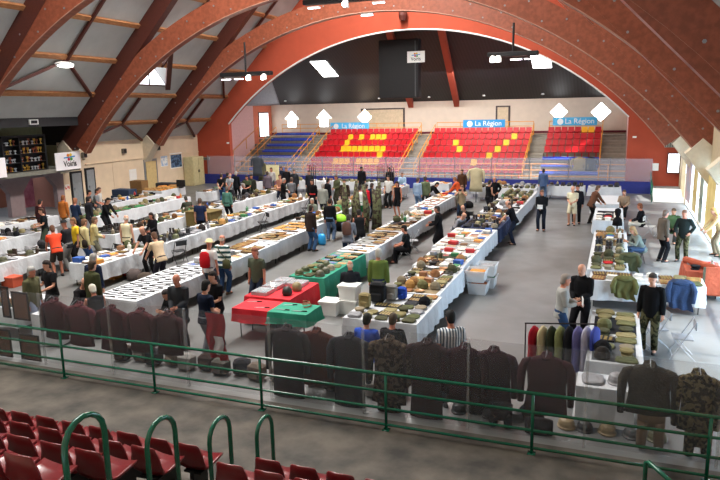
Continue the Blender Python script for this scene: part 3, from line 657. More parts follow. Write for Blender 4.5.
G = [ # px centre, px top, px bottom, half width px, sleeve m, material, name, label
 (54, 300, 337, 12, .45, fabric('3a1016'), 'hanging_jacket', 'dark maroon jacket on the clear barrier, first garment right of the framed boards'),
 (79, 304, 344, 13, .45, fabric('4a1e24'), 'hanging_jacket', 'maroon brown jacket on the clear barrier beside the first railing post'),
 (111, 307, 349, 14, .45, fabric('3a1218'), 'hanging_jacket', 'deep wine jacket on the clear barrier between two rail posts at left'),
 (140, 310, 350, 13, .45, fabric('40191d'), 'hanging_jacket', 'dull wine jacket on the clear barrier right of the second railing post'),
 (168, 313, 353, 14, .45, fabric('35181a'), 'hanging_jacket', 'dark brown jacket under the seated man in grey, left of the red flag'),
 (287, 327, 412, 19, .58, fabric('2a2527'), 'hanging_coat', 'long charcoal brown greatcoat, leftmost long coat on the barrier'),
 (316, 330, 384, 19, .5, fabric('43211b'), 'hanging_jacket', 'rusty brown jacket between two long dark coats'),
 (349, 335, 422, 19, .58, fabric('26262b'), 'hanging_coat', 'long slate grey greatcoat, middle of the barrier'),
 (389, 338, 402, 19, .55, mat('camo_brown', '4e4236', .92, kind='camo', scale=14, color2='241c18', spec=.1), 'hanging_jacket', 'mottled brown camouflage jacket in front of the fourth railing post'),
 (427, 341, 434, 20, .6, fabric('2c1f20'), 'hanging_coat', 'long dark brown greatcoat with high collar right of the camouflage jacket'),
 (465, 346, 401, 20, .55, fabric('2b1319'), 'hanging_jacket', 'wide black jacket with wine shoulders, left one of an overlapping pair'),
 (494, 349, 406, 21, .55, fabric('2a1118'), 'hanging_jacket', 'wide black jacket with wine shoulders, right one of an overlapping pair'),
 (547, 355, 413, 25, .55, fabric('33151a'), 'hanging_jacket', 'wide dark wine jacket in front of the clothes rack'),
 (650, 364, 413, 27, .55, mat('parka', '39352f', .92, var=.3, bump=.4, spec=.1), 'hanging_jacket', 'bulky dark olive parka second from the right end of the barrier'),
 (699, 372, 430, 21, .6, mat('camo_dark', '5b5138', .92, kind='camo', scale=16, color2='221e17', spec=.1), 'hanging_jacket', 'speckled camouflage jacket at the right end of the barrier'),
]
for i_, (px, pt, pb, hwp, sl, mt, nm, lab) in enumerate(G):
    yy = PY+.24+(.27 if i_ in (6, 11) else 0)
    c_ = aty(px, pt, yy); b_ = aty(px, pb, yy); hw = abs(aty(px+hwp, pt, yy).x-c_.x)
    garment(c_.x, c_.z, max(.45, c_.z-b_.z), hw, sl, mt, lab, nm, yy)
def trousers(px, pt, pb, hwp, mt, lab):
    yy = PY+.24; c_ = aty(px, pt, yy); b_ = aty(px, pb, yy); hw = abs(aty(px+hwp, pt, yy).x-c_.x); zb = max(.03, b_.z)
    t = thing('hanging_trousers', lab, 'trousers', (c_.x, yy, 0)); m = MB()
    m.loft([[(hw*.85*math.cos(q*PI/8), .08*math.sin(q*PI/8), z) for q in range(16)] for z in (c_.z-.28, c_.z)]); m.obj('waist', mt, t, True)
    for sd in (-1, 1): MB().tube([(sd*hw*.45, 0, c_.z-.2), (sd*hw*.5, 0, (c_.z+zb)/2), (sd*hw*.55, 0, zb)], [(hw*.45, .09), (hw*.4, .08), (hw*.36, .07)], 12).obj('leg', mt, t, True)
trousers(539, 419, 449, 17, fabric('241e20'), 'dark trousers hanging below the wide wine jacket')
trousers(501, 403, 430, 14, fabric('1e1a1e'), 'black trousers below the overlapping pair of jackets')
trousers(652, 409, 448, 17, mat('tan_trousers', '6e5a45', .9, var=.2), 'brown trousers hanging below the olive parka')
trousers(699, 428, 474, 17, MATS['camo_dark'], 'speckled camouflage trousers below the rightmost jacket')
trousers(389, 398, 427, 14, MATS['camo_brown'], 'mottled camouflage trousers below the brown camouflage jacket')
# framed boards leaning on the clear barrier at the far left
for px, p0, p1, lab in (((0, 12), 286, 318, 'brown framed board cut off by the left edge of the photo'), ((11, 31), 291, 321, 'brown framed display board against the barrier, upper one'), ((19, 42), 333, 362, 'brown framed display board low behind the railing'), ((-3, 14), 328, 360, 'brown framed board low at the left edge of the photo')):
    yy = PY+.03; a_ = aty(px[0], p0, yy); b_ = aty(px[1], p1, yy); wd = b_.x-a_.x; zb = max(.03, b_.z); ht = a_.z-zb
    t = thing('display_board', lab, 'board', ((a_.x+b_.x)/2, yy, zb))
    fr_ = MB(); fr_.box(-wd/2, wd/2, -.02, 0, 0, .04); fr_.box(-wd/2, wd/2, -.02, 0, ht-.04, ht); fr_.box(-wd/2, -wd/2+.04, -.02, 0, .04, ht-.04); fr_.box(wd/2-.04, wd/2, -.02, 0, .04, ht-.04)
    fr_.obj('frame', plain('241612', .6), t); MB().box(-wd/2+.03, wd/2-.03, -.012, -.002, .03, ht-.03).obj('backing', mat('board_back', '6e4f40', .8, var=.3, scale=5), t)
# red and white flag hanging over the barrier
yy = PY+.1; a_ = aty(206, 312, yy); b_ = aty(227, 357, yy); t = thing('flag', 'red flag with a white patch draped over the clear barrier', 'flag', ((a_.x+b_.x)/2, yy, 0))
def drape(x0, x1, z0, z1, y, amp, nx=14, nz=10, fold=4):
    m = MB(); 
    for off in (0, .008):
        vs = [(x0+(x1-x0)*i/nx+.03*math.sin(k*.8), y-off+amp*math.sin(fold*PI*i/nx+k*.2)*(k/nz), z1+(z0-z1)*k/nz-.08*(i/nx)*(k/nz)) for k in range(nz+1) for i in range(nx+1)]
        m.add(vs, [(k*(nx+1)+i, k*(nx+1)+i+1, (k+1)*(nx+1)+i+1, (k+1)*(nx+1)+i) for k in range(nz) for i in range(nx)])
    return m
wd = b_.x-a_.x
drape(-wd/2, wd/2, b_.z, a_.z, -.03, .05).obj('red_cloth', fabric('8c0f1c'), t, True)
drape(-wd*.05, wd*.42, b_.z+.12, b_.z+.42, -.07, .03, 8, 6, 2).obj('white_patch', fabric('c9c4c8'), t, True)
# helmets and bags in a row on the floor beyond the panels
def helmet_mb(): 
    m = MB(); m.lathe(0, 0, [(.145, 0), (.15, .02), (.132, .04), (.128, .09), (.105, .14), (.06, .17), (.01, .178)], 16, 1, 1.12); return m
HM = [helmet_mb().mesh('helmet', mat(n_, h, .5, var=.2)) for n_, h in (('helmet_olive', '59583f'), ('helmet_tan', '8c7a5a'), ('helmet_grey', '4a4c4e'), ('helmet_black', '1d1d1f'))]
for px, py, c_, lab in ((563, 447, 1, 'tan steel helmet on the floor behind the railing, left of the white table'), (606, 455, 1, 'large tan steel helmet on the floor right of the white table skirt'), (659, 463, 0, 'olive helmet on the floor behind the railing near the right end'), (583, 448, 3, 'black helmet on the floor beside the tan helmet'), (480, 441, 2, 'grey helmet on the floor between two long coats'), (509, 443, 2, 'grey helmet on the floor under the pair of jackets'), (373, 420, 1, 'tan helmet on the floor under the camouflage jacket'), (632, 457, 2, 'grey helmet on the floor under the brown trousers'), (446, 437, 3, 'black helmet on the floor right of the long brown greatcoat')):
    v = atz(px, py, .0); v.y = PY+.62; tag(link('helmet', HM[c_], None, (v.x, v.y, 0.003), random.uniform(0, 6)), lab, 'helmet')
for px, py, h, lab in ((465, 437, '262527', 'slumped black bag on the floor under the wide jacket'), (524, 446, '1f2024', 'black rucksack on the floor under the clothes rack')):
    v = atz(px, py, 0); t = tag(MB().lathe(0, 0, [(.16, 0), (.22, .06), (.2, .2), (.12, .3), (.03, .33)], 12, 1, .7).obj('bag', fabric(h), None, True, (v.x, PY+.68, .004)), lab, 'bag')
# ------------------------------------------------------------------ tables
M_cloth = mat('white_cloth', 'c3c6ca', .85, var=.05, scale=4, bump=.5, bscale=5)
M_gcloth = mat('green_cloth', '2b8a70', .85, var=.1, bump=.4, bscale=6)
M_rcloth = mat('red_cloth', 'c8222e', .85, var=.1, bump=.4, bscale=6)
M_ncloth = mat('navy_cloth', '1d2a4a', .85, var=.15, bump=.4, bscale=6)
M_ocloth = mat('orange_cloth', 'a04a30', .85, var=.15, bump=.4, bscale=6)
M_ptop = mat('table_board', '9a8468', .6, kind='wood')
BAGS = []; TMESH = {}; TR = []
def push(x, y, r):
    for _ in range(3):
        for (a, b, c, d) in TR:
            if a-r < x < b+r and c-r < y < d+r:
                m_ = min([(x-(a-r), 0), ((b+r)-x, 1)]+([(y-(c-r), 2), ((d+r)-y, 3)] if (b-a) > (d-c) or y < 13.2 else []))
                if m_[1] == 0: x = a-r-.001
                elif m_[1] == 1: x = b+r+.001
                elif m_[1] == 2: y = c-r-.001
                else: y = d+r+.001
    return x, y
def table(x0, x1, y0, y1, lab, grp=None, z=.745):
    w_, d_ = round(x1-x0, 2), round(y1-y0, 2); key = (w_, d_, z)
    t = thing('folding_table', lab, 'table', ((x0+x1)/2, (y0+y1)/2, 0), 0, grp)
    if key not in TMESH:
        tp = MB().box(-w_/2+.02, w_/2-.02, -d_/2+.02, d_/2-.02, z-.03, z, ch=.008).mesh('tabletop', M_ptop)
        lg = MB().tube([(0, 0, 0), (0, 0, z-.03)], .014, 6).mesh('leg', M_dark)
        TMESH[key] = (tp, lg)
    tp, lg = TMESH[key]; link('tabletop', tp, t)
    for sx in (-1, 1):
        for sy in (-1, 1): link('leg', lg, t, (sx*(w_/2-.12), sy*(d_/2-.15), 0))
    return t
def cloth(x0, x1, y0, y1, m, lab, zb=.24, z=.75, seed=0, grp=None):
    mb = MB(); e = .012; P = []
    def side(ax, ay, bx, by):
        L = math.hypot(bx-ax, by-ay); n_ = max(4, int(L/.12)); return [(ax+(bx-ax)*i/n_, ay+(by-ay)*i/n_) for i in range(n_)]
    P = side(x0-e, y0-e, x1+e, y0-e)+side(x1+e, y0-e, x1+e, y1+e)+side(x1+e, y1+e, x0-e, y1+e)+side(x0-e, y1+e, x0-e, y0-e)
    cx, cy = (x0+x1)/2, (y0+y1)/2; rnd = random.Random(seed+int(abs(x0*31+y0*17)))
    ph = rnd.uniform(0, 6); rings = []
    for (zz, o) in ((z+.006, 0), (z-.01, .004), (z-.25, .02), (zb, .035)):
        r = []
        for i, (x, y) in enumerate(P):
            wv = o*(1+.9*math.sin(i*1.3+ph)+.5*math.sin(i*.37+ph*2))
            nx = (1 if x > x1 else -1 if x < x0 else 0); ny = (1 if y > y1 else -1 if y < y0 else 0)
            zq = zz+(.03*math.sin(i*.21+ph) if zz == zb else 0)
            r.append((x+nx*wv-cx, y+ny*wv-cy, zq))
        rings.append(r)
    n_ = len(P); vs = [v for r in rings for v in r]
    fs = [tuple(range(n_))]+[(i*n_+k, i*n_+(k+1) % n_, (i+1)*n_+(k+1) % n_, (i+1)*n_+k) for i in range(3) for k in range(n_)]
    mb.add(vs, fs)
    return tag(mb.obj('tablecloth', m, None, False, (cx, cy, 0)), lab, 'tablecloth', grp)
# ------------------------------------------------------------------ goods
KH = ['6b6a48', '7d7350', '54583c', '8f8560', '4a4a36', '857a66']; DK = ['1f1f22', '2e2a28', '38383c', '191b20', '3c2d24']
BR = ['6a4a30', '8a6040', 'a0764c', '4a3224', 'b58a52']; BT = ['b02a2c', 'd8d4ca', '2f56a0', 'd08a3a', 'e4e0d8', '8f8f92', '3c7a4c']
def g_fold(h, s):   # folded garment
    r = random.Random(s); m = MB(); n_ = 16; w_, d_, t_ = .15, .14, r.uniform(.03, .075); k = r.uniform(0, 6)
    rings = []
    for z, q in ((0, .94), (t_*.3, 1.02), (t_*.45, .96), (t_*.7, 1.0), (t_*.95, .88), (t_, .55)):
        rings.append([(w_*q*(abs(math.cos(a))**.5*(1 if math.cos(a) > 0 else -1))*(1+.06*math.sin(3*a+k+z*20)), d_*q*(abs(math.sin(a))**.5*(1 if math.sin(a) > 0 else -1)), z+.006*math.sin(a*4+k)*(z > 0)) for a in [2*PI*i/n_ for i in range(n_)]])
    m.loft(rings); return m.mesh('folded_garment', fabric(h))
def g_cap(h, s):
    m = MB(); m.lathe(0, 0, [(.085, 0), (.09, .04), (.115, .07), (.1, .09), (.02, .1)], 12); m.loft([[(math.cos(a)*.09*q, -.05-math.sin(a)*.09*q, z) for a in [PI*i/6 for i in range(7)]] for z, q in ((.0, 1.05), (.02, 1.0))]); return m.mesh('peaked_cap', fabric(h))
def g_beret(h, s): return MB().lathe(0, 0, [(.09, 0), (.1, .015), (.13, .03), (.12, .05), (.03, .065)], 12, 1, 1.1).mesh('beret', fabric(h))
def g_helm(h, s): return helmet_mb().mesh('helmet', mat('hm'+h, h, .5, var=.25))
def g_box(h, s):
    r = random.Random(s); a, b, c_ = r.uniform(.09, .16), r.uniform(.08, .14), r.uniform(.05, .14); m = MB(); m.box(-a, a, -b, b, 0, c_, ch=.006); m.box(-a-.004, a+.004, -b-.004, b+.004, c_*.7, c_+.008, ch=.004); return m.mesh('lidded_box', mat('bx'+h, h, .6, var=.15))
def g_case(h, s):   # flat display case
    m = MB(); m.box(-.16, .16, -.13, .13, 0, .03); m.cur = 1
    for i in range(4):
        for j in range(3): m.box(-.13+i*.07, -.09+i*.07, -.1+j*.07, -.055+j*.07, .03, .04)
    m.cur = 0
    for a in (-.16, .15): m.box(a, a+.01, -.13, .13, .03, .045)
    return m.mesh('display_tray', [mat('tray'+h, h, .5), mat('medal_metal', 'b9a468', .35, .5)])
def g_book(h, s):
    r = random.Random(s); m = MB(); z = 0
    for i in range(r.randint(1, 4)):
        a, b = r.uniform(.09, .12), r.uniform(.12, .15); c_ = r.uniform(.012, .035); q = r.uniform(-.2, .2); m.cur = i % 2; m.box(-a, a, -b, b, z, z+c_, q); z += c_
    return m.mesh('stacked_books', [mat('bk'+h, h, .6), mat('bkpaper', 'ddd8cc', .8)])
def g_knife(h, s):
    m = MB(); m.prism([(-.17, -.012), (.06, -.014), (.06, .014), (-.12, .012)], 'z', 0, .008); m.cur = 1; m.box(.06, .07, -.03, .03, 0, .014); m.tube([(.07, 0, .012), (.17, 0, .012)], .013, 6); return m.mesh('bayonet', [mat('blade'+h, h, .35, .4), mat('grip', '241a14', .6)])
def g_rifle(h, s):
    m = MB(); m.tube([(-.6, 0, .02), (.1, 0, .025)], .012, 6); m.cur = 1; m.prism([(-.25, 0), (.12, -.02), (.5, -.09), (.5, .03), (.15, .03), (-.25, .02)], 'z', .004, .045); m.cur = 0; m.box(-.02, .14, -.03, .035, .0, .05); return m.mesh('rifle', [mat('gunmetal', '24262a', .4, .6), mat('stock'+h, h, .5, kind='wood')])
def g_bag(h, s): return MB().lathe(0, 0, [(.1, 0), (.135, .03), (.13, .12), (.09, .17), (.05, .2)], 10, 1, .7).mesh('pouch', fabric(h))
def g_bottle(h, s): return MB().lathe(0, 0, [(.05, 0), (.055, .02), (.055, .14), (.02, .18), (.02, .22)], 10).mesh('flask', mat('fl'+h, h, .35))
def g_belt(h, s):
    m = MB(); m.tube([(.1*math.cos(a)*(1-.02*i), .1*math.sin(a)*(1-.02*i), .015+.004*i) for i, a in enumerate([k*.5 for k in range(26)])], .012, 5); return m.mesh('coiled_belt', mat('bl'+h, h, .6))
def g_paper(h, s): return MB().box(-.14, .14, -.1, .1, 0, .006, random.Random(s).uniform(-.3, .3)).mesh('paper_sheets', mat('pp'+h, h, .8, color2='8a8478', scale=22, kind='camo'))
def g_plate(h, s):
    m = MB(); m.lathe(0, 0, [(.05, 0), (.06, .01), (.12, .03), (.12, .035), (.05, .015)], 14); return m.mesh('metal_dish', mat('dish'+h, h, .35, .4))
def g_boot(h, s):
    m = MB()
    for sd in (-.06, .06): m.box(sd-.045, sd+.045, -.12, .13, 0, .07, ch=.02); m.lathe(sd, .08, [(.045, .05), (.045, .2), (.05, .24)], 8)
    return m.mesh('boots', mat('bo'+h, h, .5))
GEN = {'fold': (g_fold, 'folded garment', 'garment'), 'cap': (g_cap, 'peaked cap', 'cap'), 'beret': (g_beret, 'beret', 'hat'), 'helm': (g_helm, 'steel helmet', 'helmet'), 'box': (g_box, 'lidded box', 'box'), 'case': (g_case, 'flat tray of medals', 'tray'), 'book': (g_book, 'small stack of books', 'books'), 'knife': (g_knife, 'bayonet', 'knife'), 'rifle': (g_rifle, 'old rifle lying flat', 'rifle'), 'bag': (g_bag, 'canvas pouch', 'pouch'), 'bottle': (g_bottle, 'flask', 'flask'), 'belt': (g_belt, 'coiled belt', 'belt'), 'paper': (g_paper, 'printed sheets', 'papers'), 'plate': (g_plate, 'metal dish', 'dish'), 'boot': (g_boot, 'pair of boots', 'boots')}
CN = {'6b6a48': 'olive', '7d7350': 'khaki', '54583c': 'dark olive', '8f8560': 'pale khaki', '4a4a36': 'deep olive', '857a66': 'drab', '1f1f22': 'black', '2e2a28': 'brown black', '38383c': 'charcoal', '191b20': 'blue black', '3c2d24': 'dark brown', '6a4a30': 'brown', '8a6040': 'mid brown', 'a0764c': 'tan', '4a3224': 'chestnut', 'b58a52': 'honey coloured', 'b02a2c': 'red', 'd8d4ca': 'off white', '2f56a0': 'blue', 'd08a3a': 'orange', 'e4e0d8': 'white', '8f8f92': 'grey', '3c7a4c': 'green', 'c9ccd0': 'silver'}
GM = {}
NAMES = {'fold': 'folded_garment', 'cap': 'peaked_cap', 'beret': 'beret', 'helm': 'helmet', 'box': 'lidded_box', 'case': 'display_tray', 'book': 'stacked_books', 'knife': 'bayonet', 'rifle': 'rifle', 'bag': 'pouch', 'bottle': 'flask', 'belt': 'coiled_belt', 'paper': 'paper_sheets', 'plate': 'metal_dish', 'boot': 'boots'}
def good(kind, h, x, y, z, rz, where, sc=1):
    rx_ = 0
    v = random.randrange(2); key = (kind, h, v)
    if key not in GM: GM[key] = GEN[kind][0](h, hash(kind) % 7+v if False else (len(kind)*3+v+int(h, 16) % 97))
    o = link(NAMES[kind], GM[key], None, (x, y, z), rz)
    if sc != 1: o.scale = sc if isinstance(sc, tuple) else (sc, sc, sc)
    return tag(o, '%s %s %s' % (CN.get(h, 'coloured'), GEN[kind][1], where), GEN[kind][2], '%s %s %s' % (CN.get(h, 'coloured'), GEN[kind][1], where))
def scatter(x0, x1, y0, y1, mix, where, cell=.31, fill=.96, z=.7575, rot=.35):
    nx = max(1, int((x1-x0)/cell)); ny = max(1, int((y1-y0)/cell)); cx, cy = (x1-x0)/nx, (y1-y0)/ny
    used = set()
    for j in range(ny):
        for i in range(nx):
            if (i, j) in used or random.random() > fill: continue
            kind, cols = random.choice(mix)
            rz = random.uniform(-rot, rot)
            if kind == 'rifle':
                if i+2 >= nx or any((i+q, j) in used for q in range(3)): kind, cols = 'knife', DK
                else:
                    for q in range(3): used.add((i+q, j))
                    good('rifle', random.choice(BR), x0+(i+1.5)*cx, y0+(j+.5)*cy, z, random.uniform(-.04, .04), where, min(1, cx*3/1.15)); continue
            s_ = min(1.1, min(cx, cy)/.335)*random.uniform(.9, 1.02)*(1.2 if kind in ('cap', 'belt', 'bottle', 'plate', 'bag', 'beret') else 1)
            if kind in ('belt', 'bottle', 'plate'): rz = random.uniform(0, 6)
            if kind in ('fold', 'case', 'paper', 'book'): q_ = random.uniform(.96, 1.04); rz *= .4; s_ = (min(cx/.325, 1.6)*q_, min(cy/.31, 1.6)*q_, 1.0*q_)
            good(kind, random.choice(cols), x0+(i+.5)*cx, y0+(j+.5)*cy, z, rz, where, s_)
CLO = [('fold', KH+['38383c']), ('fold', KH+['a0764c']), ('case', DK), ('bag', KH+DK), ('fold', KH+['8f8f92']), ('cap', KH), ('beret', KH+['b02a2c'])]
MIX = [('box', BR+BT), ('case', BR+DK), ('cap', KH+DK), ('knife', ['c9ccd0']), ('bag', KH+BR), ('book', BT), ('plate', ['c9ccd0', 'a0764c']), ('belt', BR+DK), ('fold', KH+BR), ('bottle', KH+BT)]
BOOKS = [('book', BT+BR), ('paper', BT), ('box', BT), ('paper', ['d8d4ca', 'd08a3a']), ('book', ['d8d4ca', 'b02a2c', 'd08a3a'])]
DARK = [('helm', DK+KH), ('bag', DK+['8f8f92']), ('fold', ['38383c', '8f8f92', '2e2a28']), ('boot', DK), ('belt', DK), ('box', DK+KH), ('plate', ['8f8f92']), ('bottle', DK+KH), ('fold', ['8f8f92', '38383c'])]
ARMS = [('rifle', BR), ('rifle', BR), ('knife', ['c9ccd0']), ('case', BR)]
HELM = [('helm', KH+DK), ('cap', KH+DK), ('fold', KH), ('helm', KH)]
KNV = [('knife', ['c9ccd0']), ('knife', ['c9ccd0']), ('knife', ['8f8f92']), ('belt', BR)]
GRN = [('fold', ['3c7a4c', '54583c', '6b6a48']), ('fold', ['3c7a4c']), ('bag', KH), ('box', KH)]
def row(x0, x1, y0, y1, nm, mix, m=None, zb=.24, cell=.31, fill=.96, unit=1.9, pad=.05, cn='white'):
    m = m or M_cloth; n_ = max(1, round((y1-y0)/unit)) if (y1-y0) >= (x1-x0) else 1
    nxx = 1 if n_ > 1 or (y1-y0) >= (x1-x0) else max(1, round((x1-x0)/unit))
    for j in range(n_):
        for i in range(nxx):
            a, b = y0+(y1-y0)*j/n_, y0+(y1-y0)*(j+1)/n_; c_, d_ = x0+(x1-x0)*i/nxx, x0+(x1-x0)*(i+1)/nxx
            table(c_, d_, a+.02, b-.02, 'folding table under %s cloth %s' % (cn, nm), 'tables %s' % nm)
    cloth(x0, x1, y0+.045, y1-.045, m, '%s tablecloth %s' % (cn, nm), zb)
    mixes = mix if isinstance(mix[0], list) else [mix]
    TR.append((x0, x1, y0, y1))
    if m is M_cloth and mix != [[]]:
        rr = random.Random(int(x0*7+y0*13)); yy = y0+.1
        while yy < y1-.5 and (x1-x0) < (y1-y0)+.5:
            L_ = min(rr.uniform(.5, 1.3), y1-.08-yy)
            if rr.random() < .75 and not (mixes[0] is KNV):
                h = rr.choice(['4a3a2c', '6a5a48', '3a4034', '8a7a60', '55585c', '26282c', '7a6a50', '4c4a40', '8c8c88'])
                o = MB().box(-(x1-x0)*rr.uniform(.36, .44), (x1-x0)*rr.uniform(.36, .44), 0, L_, 0, .002).obj('display_mat', fabric(h), None, False, ((x0+x1)/2, yy, .7565)); tag(o, 'plain cloth mat under the goods %s' % nm, 'mat', 'display mats %s' % nm)
            yy += L_+rr.uniform(.08, .4)
    for q, mx in enumerate(mixes):
        a, b = y0+(y1-y0)*q/len(mixes), y0+(y1-y0)*(q+1)/len(mixes)
        if mx: scatter(x0+pad, x1-pad, a+pad, b-pad, mx, nm, cell, fill, z=.7595)
# row A, beside the open floor
row(-5.5, -3.82, 12.95, 15.25, 'at the near end of the long centre row', [CLO], cell=.31)
row(-5.35, -3.92, 15.3, 18.2, 'in the second stretch of the long centre row', [MIX])
row(-5.45, -3.98, 18.2, 20.9, 'in the long centre row just before the plastic bins', [MIX, BOOKS])
row(-5.6, -4.05, 21.0, 24.6, 'just beyond the plastic bins in the centre row', [BOOKS])
row(-5.5, -4.0, 24.8, 28.4, 'on the dark covered table by two bald sellers', [DARK, MIX], M_ncloth, cn='navy')
row(-5.5, -3.9, 28.6, 36.6, 'in the far stretch of the centre row', [DARK, MIX, HELM])
# row B
row(-8.4, -7.35, 16.0, 19.3, 'in the green covered stretch of the second row', [HELM, [('paper', BT), ('case', DK)]], M_gcloth, .08, cn='green')
row(-8.4, -7.3, 19.4, 23.2, 'by the green sweater in the second row', [ARMS, ARMS], cn='white')
row(-8.5, -7.35, 23.3, 29.0, 'in the middle stretch of the second row', [ARMS, MIX, BOOKS])
row(-8.9, -7.8, 29.2, 35.5, 'in the far stretch of the second row', [[('book', ['b02a2c']), ('paper', ['b02a2c', 'd8d4ca'])], BOOKS])
row(-8.3, -7.36, 12.85, 13.72, 'on the half red half green table, red side', [KNV], M_rcloth, .45, cn='red')
row(-7.34, -6.38, 12.85, 13.72, 'on the half red half green table, green side', [KNV], M_gcloth, .45, cn='green')
row(-8.55, -7.3, 13.85, 15.6, 'behind the half red half green table', [[]], M_rcloth, .1, cn='red')
# row C
row(-12.3, -10.9, 12.6, 16.2, 'in the near stretch of the third row', [[]])
row(-12.2, -10.95, 16.3, 20.3, 'by the striped shirt in the third row', [[('case', DK+BR), ('box', ['c9ccd0', '8f8f92']), ('paper', BT)], ARMS])
row(-12.5, -11.05, 20.4, 24.4, 'beside the brown jacketed man in the third row', [ARMS, [('rifle', BR), ('fold', ['b58a52'])]])
row(-12.7, -11.5, 24.6, 30.5, 'in the crowded middle of the third row', [MIX, GRN])
row(-12.7, -11.65, 30.6, 38.3, 'in the far stretch of the third row', [MIX, BOOKS])
# row D
row(-15.9, -14.7, 15.5, 18.6, 'with red tin and papers in the fourth row', [BOOKS, MIX])
row(-16.0, -14.85, 19.0, 24.6, 'heaped with grey gear in the fourth row', [DARK, MIX])
row(-16.1, -14.95, 24.7, 31.5, 'in the far stretch of the fourth row', [MIX, BOOKS, MIX])
# row E
row(-19.2, -17.9, 13.0, 18.2, 'in the long row at the left edge', [DARK, DARK])
row(-19.0, -17.85, 19.8, 24.4, 'in the middle of the fifth row', [DARK, MIX])
row(-19.2, -18.0, 25.0, 35.2, 'in the long white far stretch of the fifth row', [MIX, DARK, MIX])
# rows F, G, H towards the cream wall
row(-22.6, -21.3, 14.5, 20.4, 'in the leftmost part of the sixth row', [ARMS, BOOKS, DARK])
row(-22.9, -21.9, 22.4, 30.5, 'in the sixth row under green camouflage goods', [GRN, GRN, MIX])
row(-25.2, -24.0, 19.0, 23.2, 'in front of the arcade at the left', [[('fold', ['d8d4ca', '8f8f92'])], ARMS])
row(-25.6, -24.3, 25.4, 31.2, 'before the two grey doors', [DARK, MIX])
row(-26.6, -25.2, 32.2, 34.6, 'with orange boxes near the yellow door', [[('box', ['d08a3a', 'b58a52'])]])
row(-22.9, -21.8, 32.4, 38.4, 'by the storage cupboard near the orange wall', [MIX, DARK])
# far cross row
for i_, (a, b, mx) in enumerate(((-21, -17.2, MIX), (-17, -13.2, HELM), (-11.2, -9.4, BOOKS), (-8.0, -5.9, MIX), (-5.6, -1.6, DARK), (-1.4, .3, DARK))):
    row(a, b, 39.0, 39.95, 'in the far cross row, %s' % ['nearest the orange corner', 'behind the crowd', 'behind the man in blue', 'left of the helmets', 'behind the denim jacket man', 'nearest the two hung jackets'][i_], [mx])
row(-7.3, -4.1, 37.6, 38.4, 'behind the man in the black jacket at the far end', [HELM])
# right-hand tables
a_, b_, c_ = atz(597, 304, .75), atz(634, 312, .75), atz(643, 360, .75)
row(-.32, .62, 11.95, 15.2, 'piled with khaki clothes at the right foreground', [CLO, CLO, CLO], cell=.29, fill=1)
row(-.5, 2.25, 17.9, 18.9, 'in front of the man in the black sweater', [[('fold', KH), ('case', BR), ('box', ['d8d4ca'])]])
row(-.6, .45, 19.1, 25.3, 'in the right hand column beside the open floor', [CLO, [('fold', KH+['b02a2c']), ('boot', DK), ('helm', KH)], MIX])
row(-.75, .35, 27.6, 31.2, 'with rows of red caps in the right hand column', [[('beret', ['b02a2c', '8f8f92', 'd8d4ca']), ('cap', ['d8d4ca', '38383c'])], []])
row(-1.0, .2, 32.4, 35.6, 'all bare and sunlit in the right hand column', [[]])
row(1.95, 2.85, 19.6, 21.0, 'covered in orange red near the glazing', [MIX, [('fold', ['8f8f92', 'b02a2c'])]], M_ocloth, .1, cn='orange')
# long blades laid side by side, and a few big pieces
sm = MB(); sm.prism([(-.3, -.014), (.12, -.02), (.12, .02), (-.26, .012)], 'z', 0, .01); sm.cur = 1; sm.box(.12, .135, -.045, .045, 0, .018); sm.tube([(.135, 0, .015), (.27, 0, .015)], .016, 6)
sm = sm.mesh('sword', [mat('sword_dark', '2a2a2e', .35, .5), mat('grip', '241a14', .6)])
for q in range(20):
    for xx in (-11.93, -11.28):
        tag(link('sword', sm, None, (xx, 12.78+q*.17, .759), random.uniform(-.12, .12)+(PI if q % 2 else 0)), 'long dark sheathed blade laid across the near stretch of the third row', 'sword', 'long blades in the near third row')
for q, (x, y, lab) in enumerate(((-8.22, 14.22, 'nearest'), (-8.22, 14.78, 'middle'), (-8.2, 15.32, 'farthest'), (-7.72, 15.2, 'rightmost'))):
    t = thing('glass_case', 'flat glass topped showcase on the red cloth, %s of four' % lab, 'showcase', (x, y, .758))
    b_ = MB(); b_.box(-.22, .22, -.23, .23, 0, .02)
    for a_ in ((-.22, -.205, -.23, .23), (.205, .22, -.23, .23), (-.205, .205, -.23, -.215), (-.205, .205, .215, .23)): b_.box(*a_, .02, .09)
    b_.obj('case', mat('alu', 'b9bcc0', .35, .5), t); MB().box(-.21, .21, -.22, .22, .092, .098).obj('glass_lid', mat('case_glass', 'd8e0e4', .04, alpha=.3, var=0, spec=.8), t)
    for k in range(6): MB().box(-.17+.13*(k % 3), -.09+.13*(k % 3), -.15+.17*(k//3), -.03+.17*(k//3), .021, .035).obj('medal_card', plain(['8c2a2a', '2a3a6a', '8a7a4a'][k % 3], .6), t)
for (x, y, h, lab, s_) in ((-7.55, 14.25, '2c2e2a', 'black', 1), (-7.5, 14.7, '8f7f5a', 'tan', .8)):
    o = tag(MB().lathe(0, 0, [(.1, 0), (.13, .03), (.12, .16), (.05, .22)], 12).obj('lantern', plain(h, .5), None, True, (x, y, .76)), '%s metal lantern standing on the red cloth beside the glass cases' % lab, 'lantern')
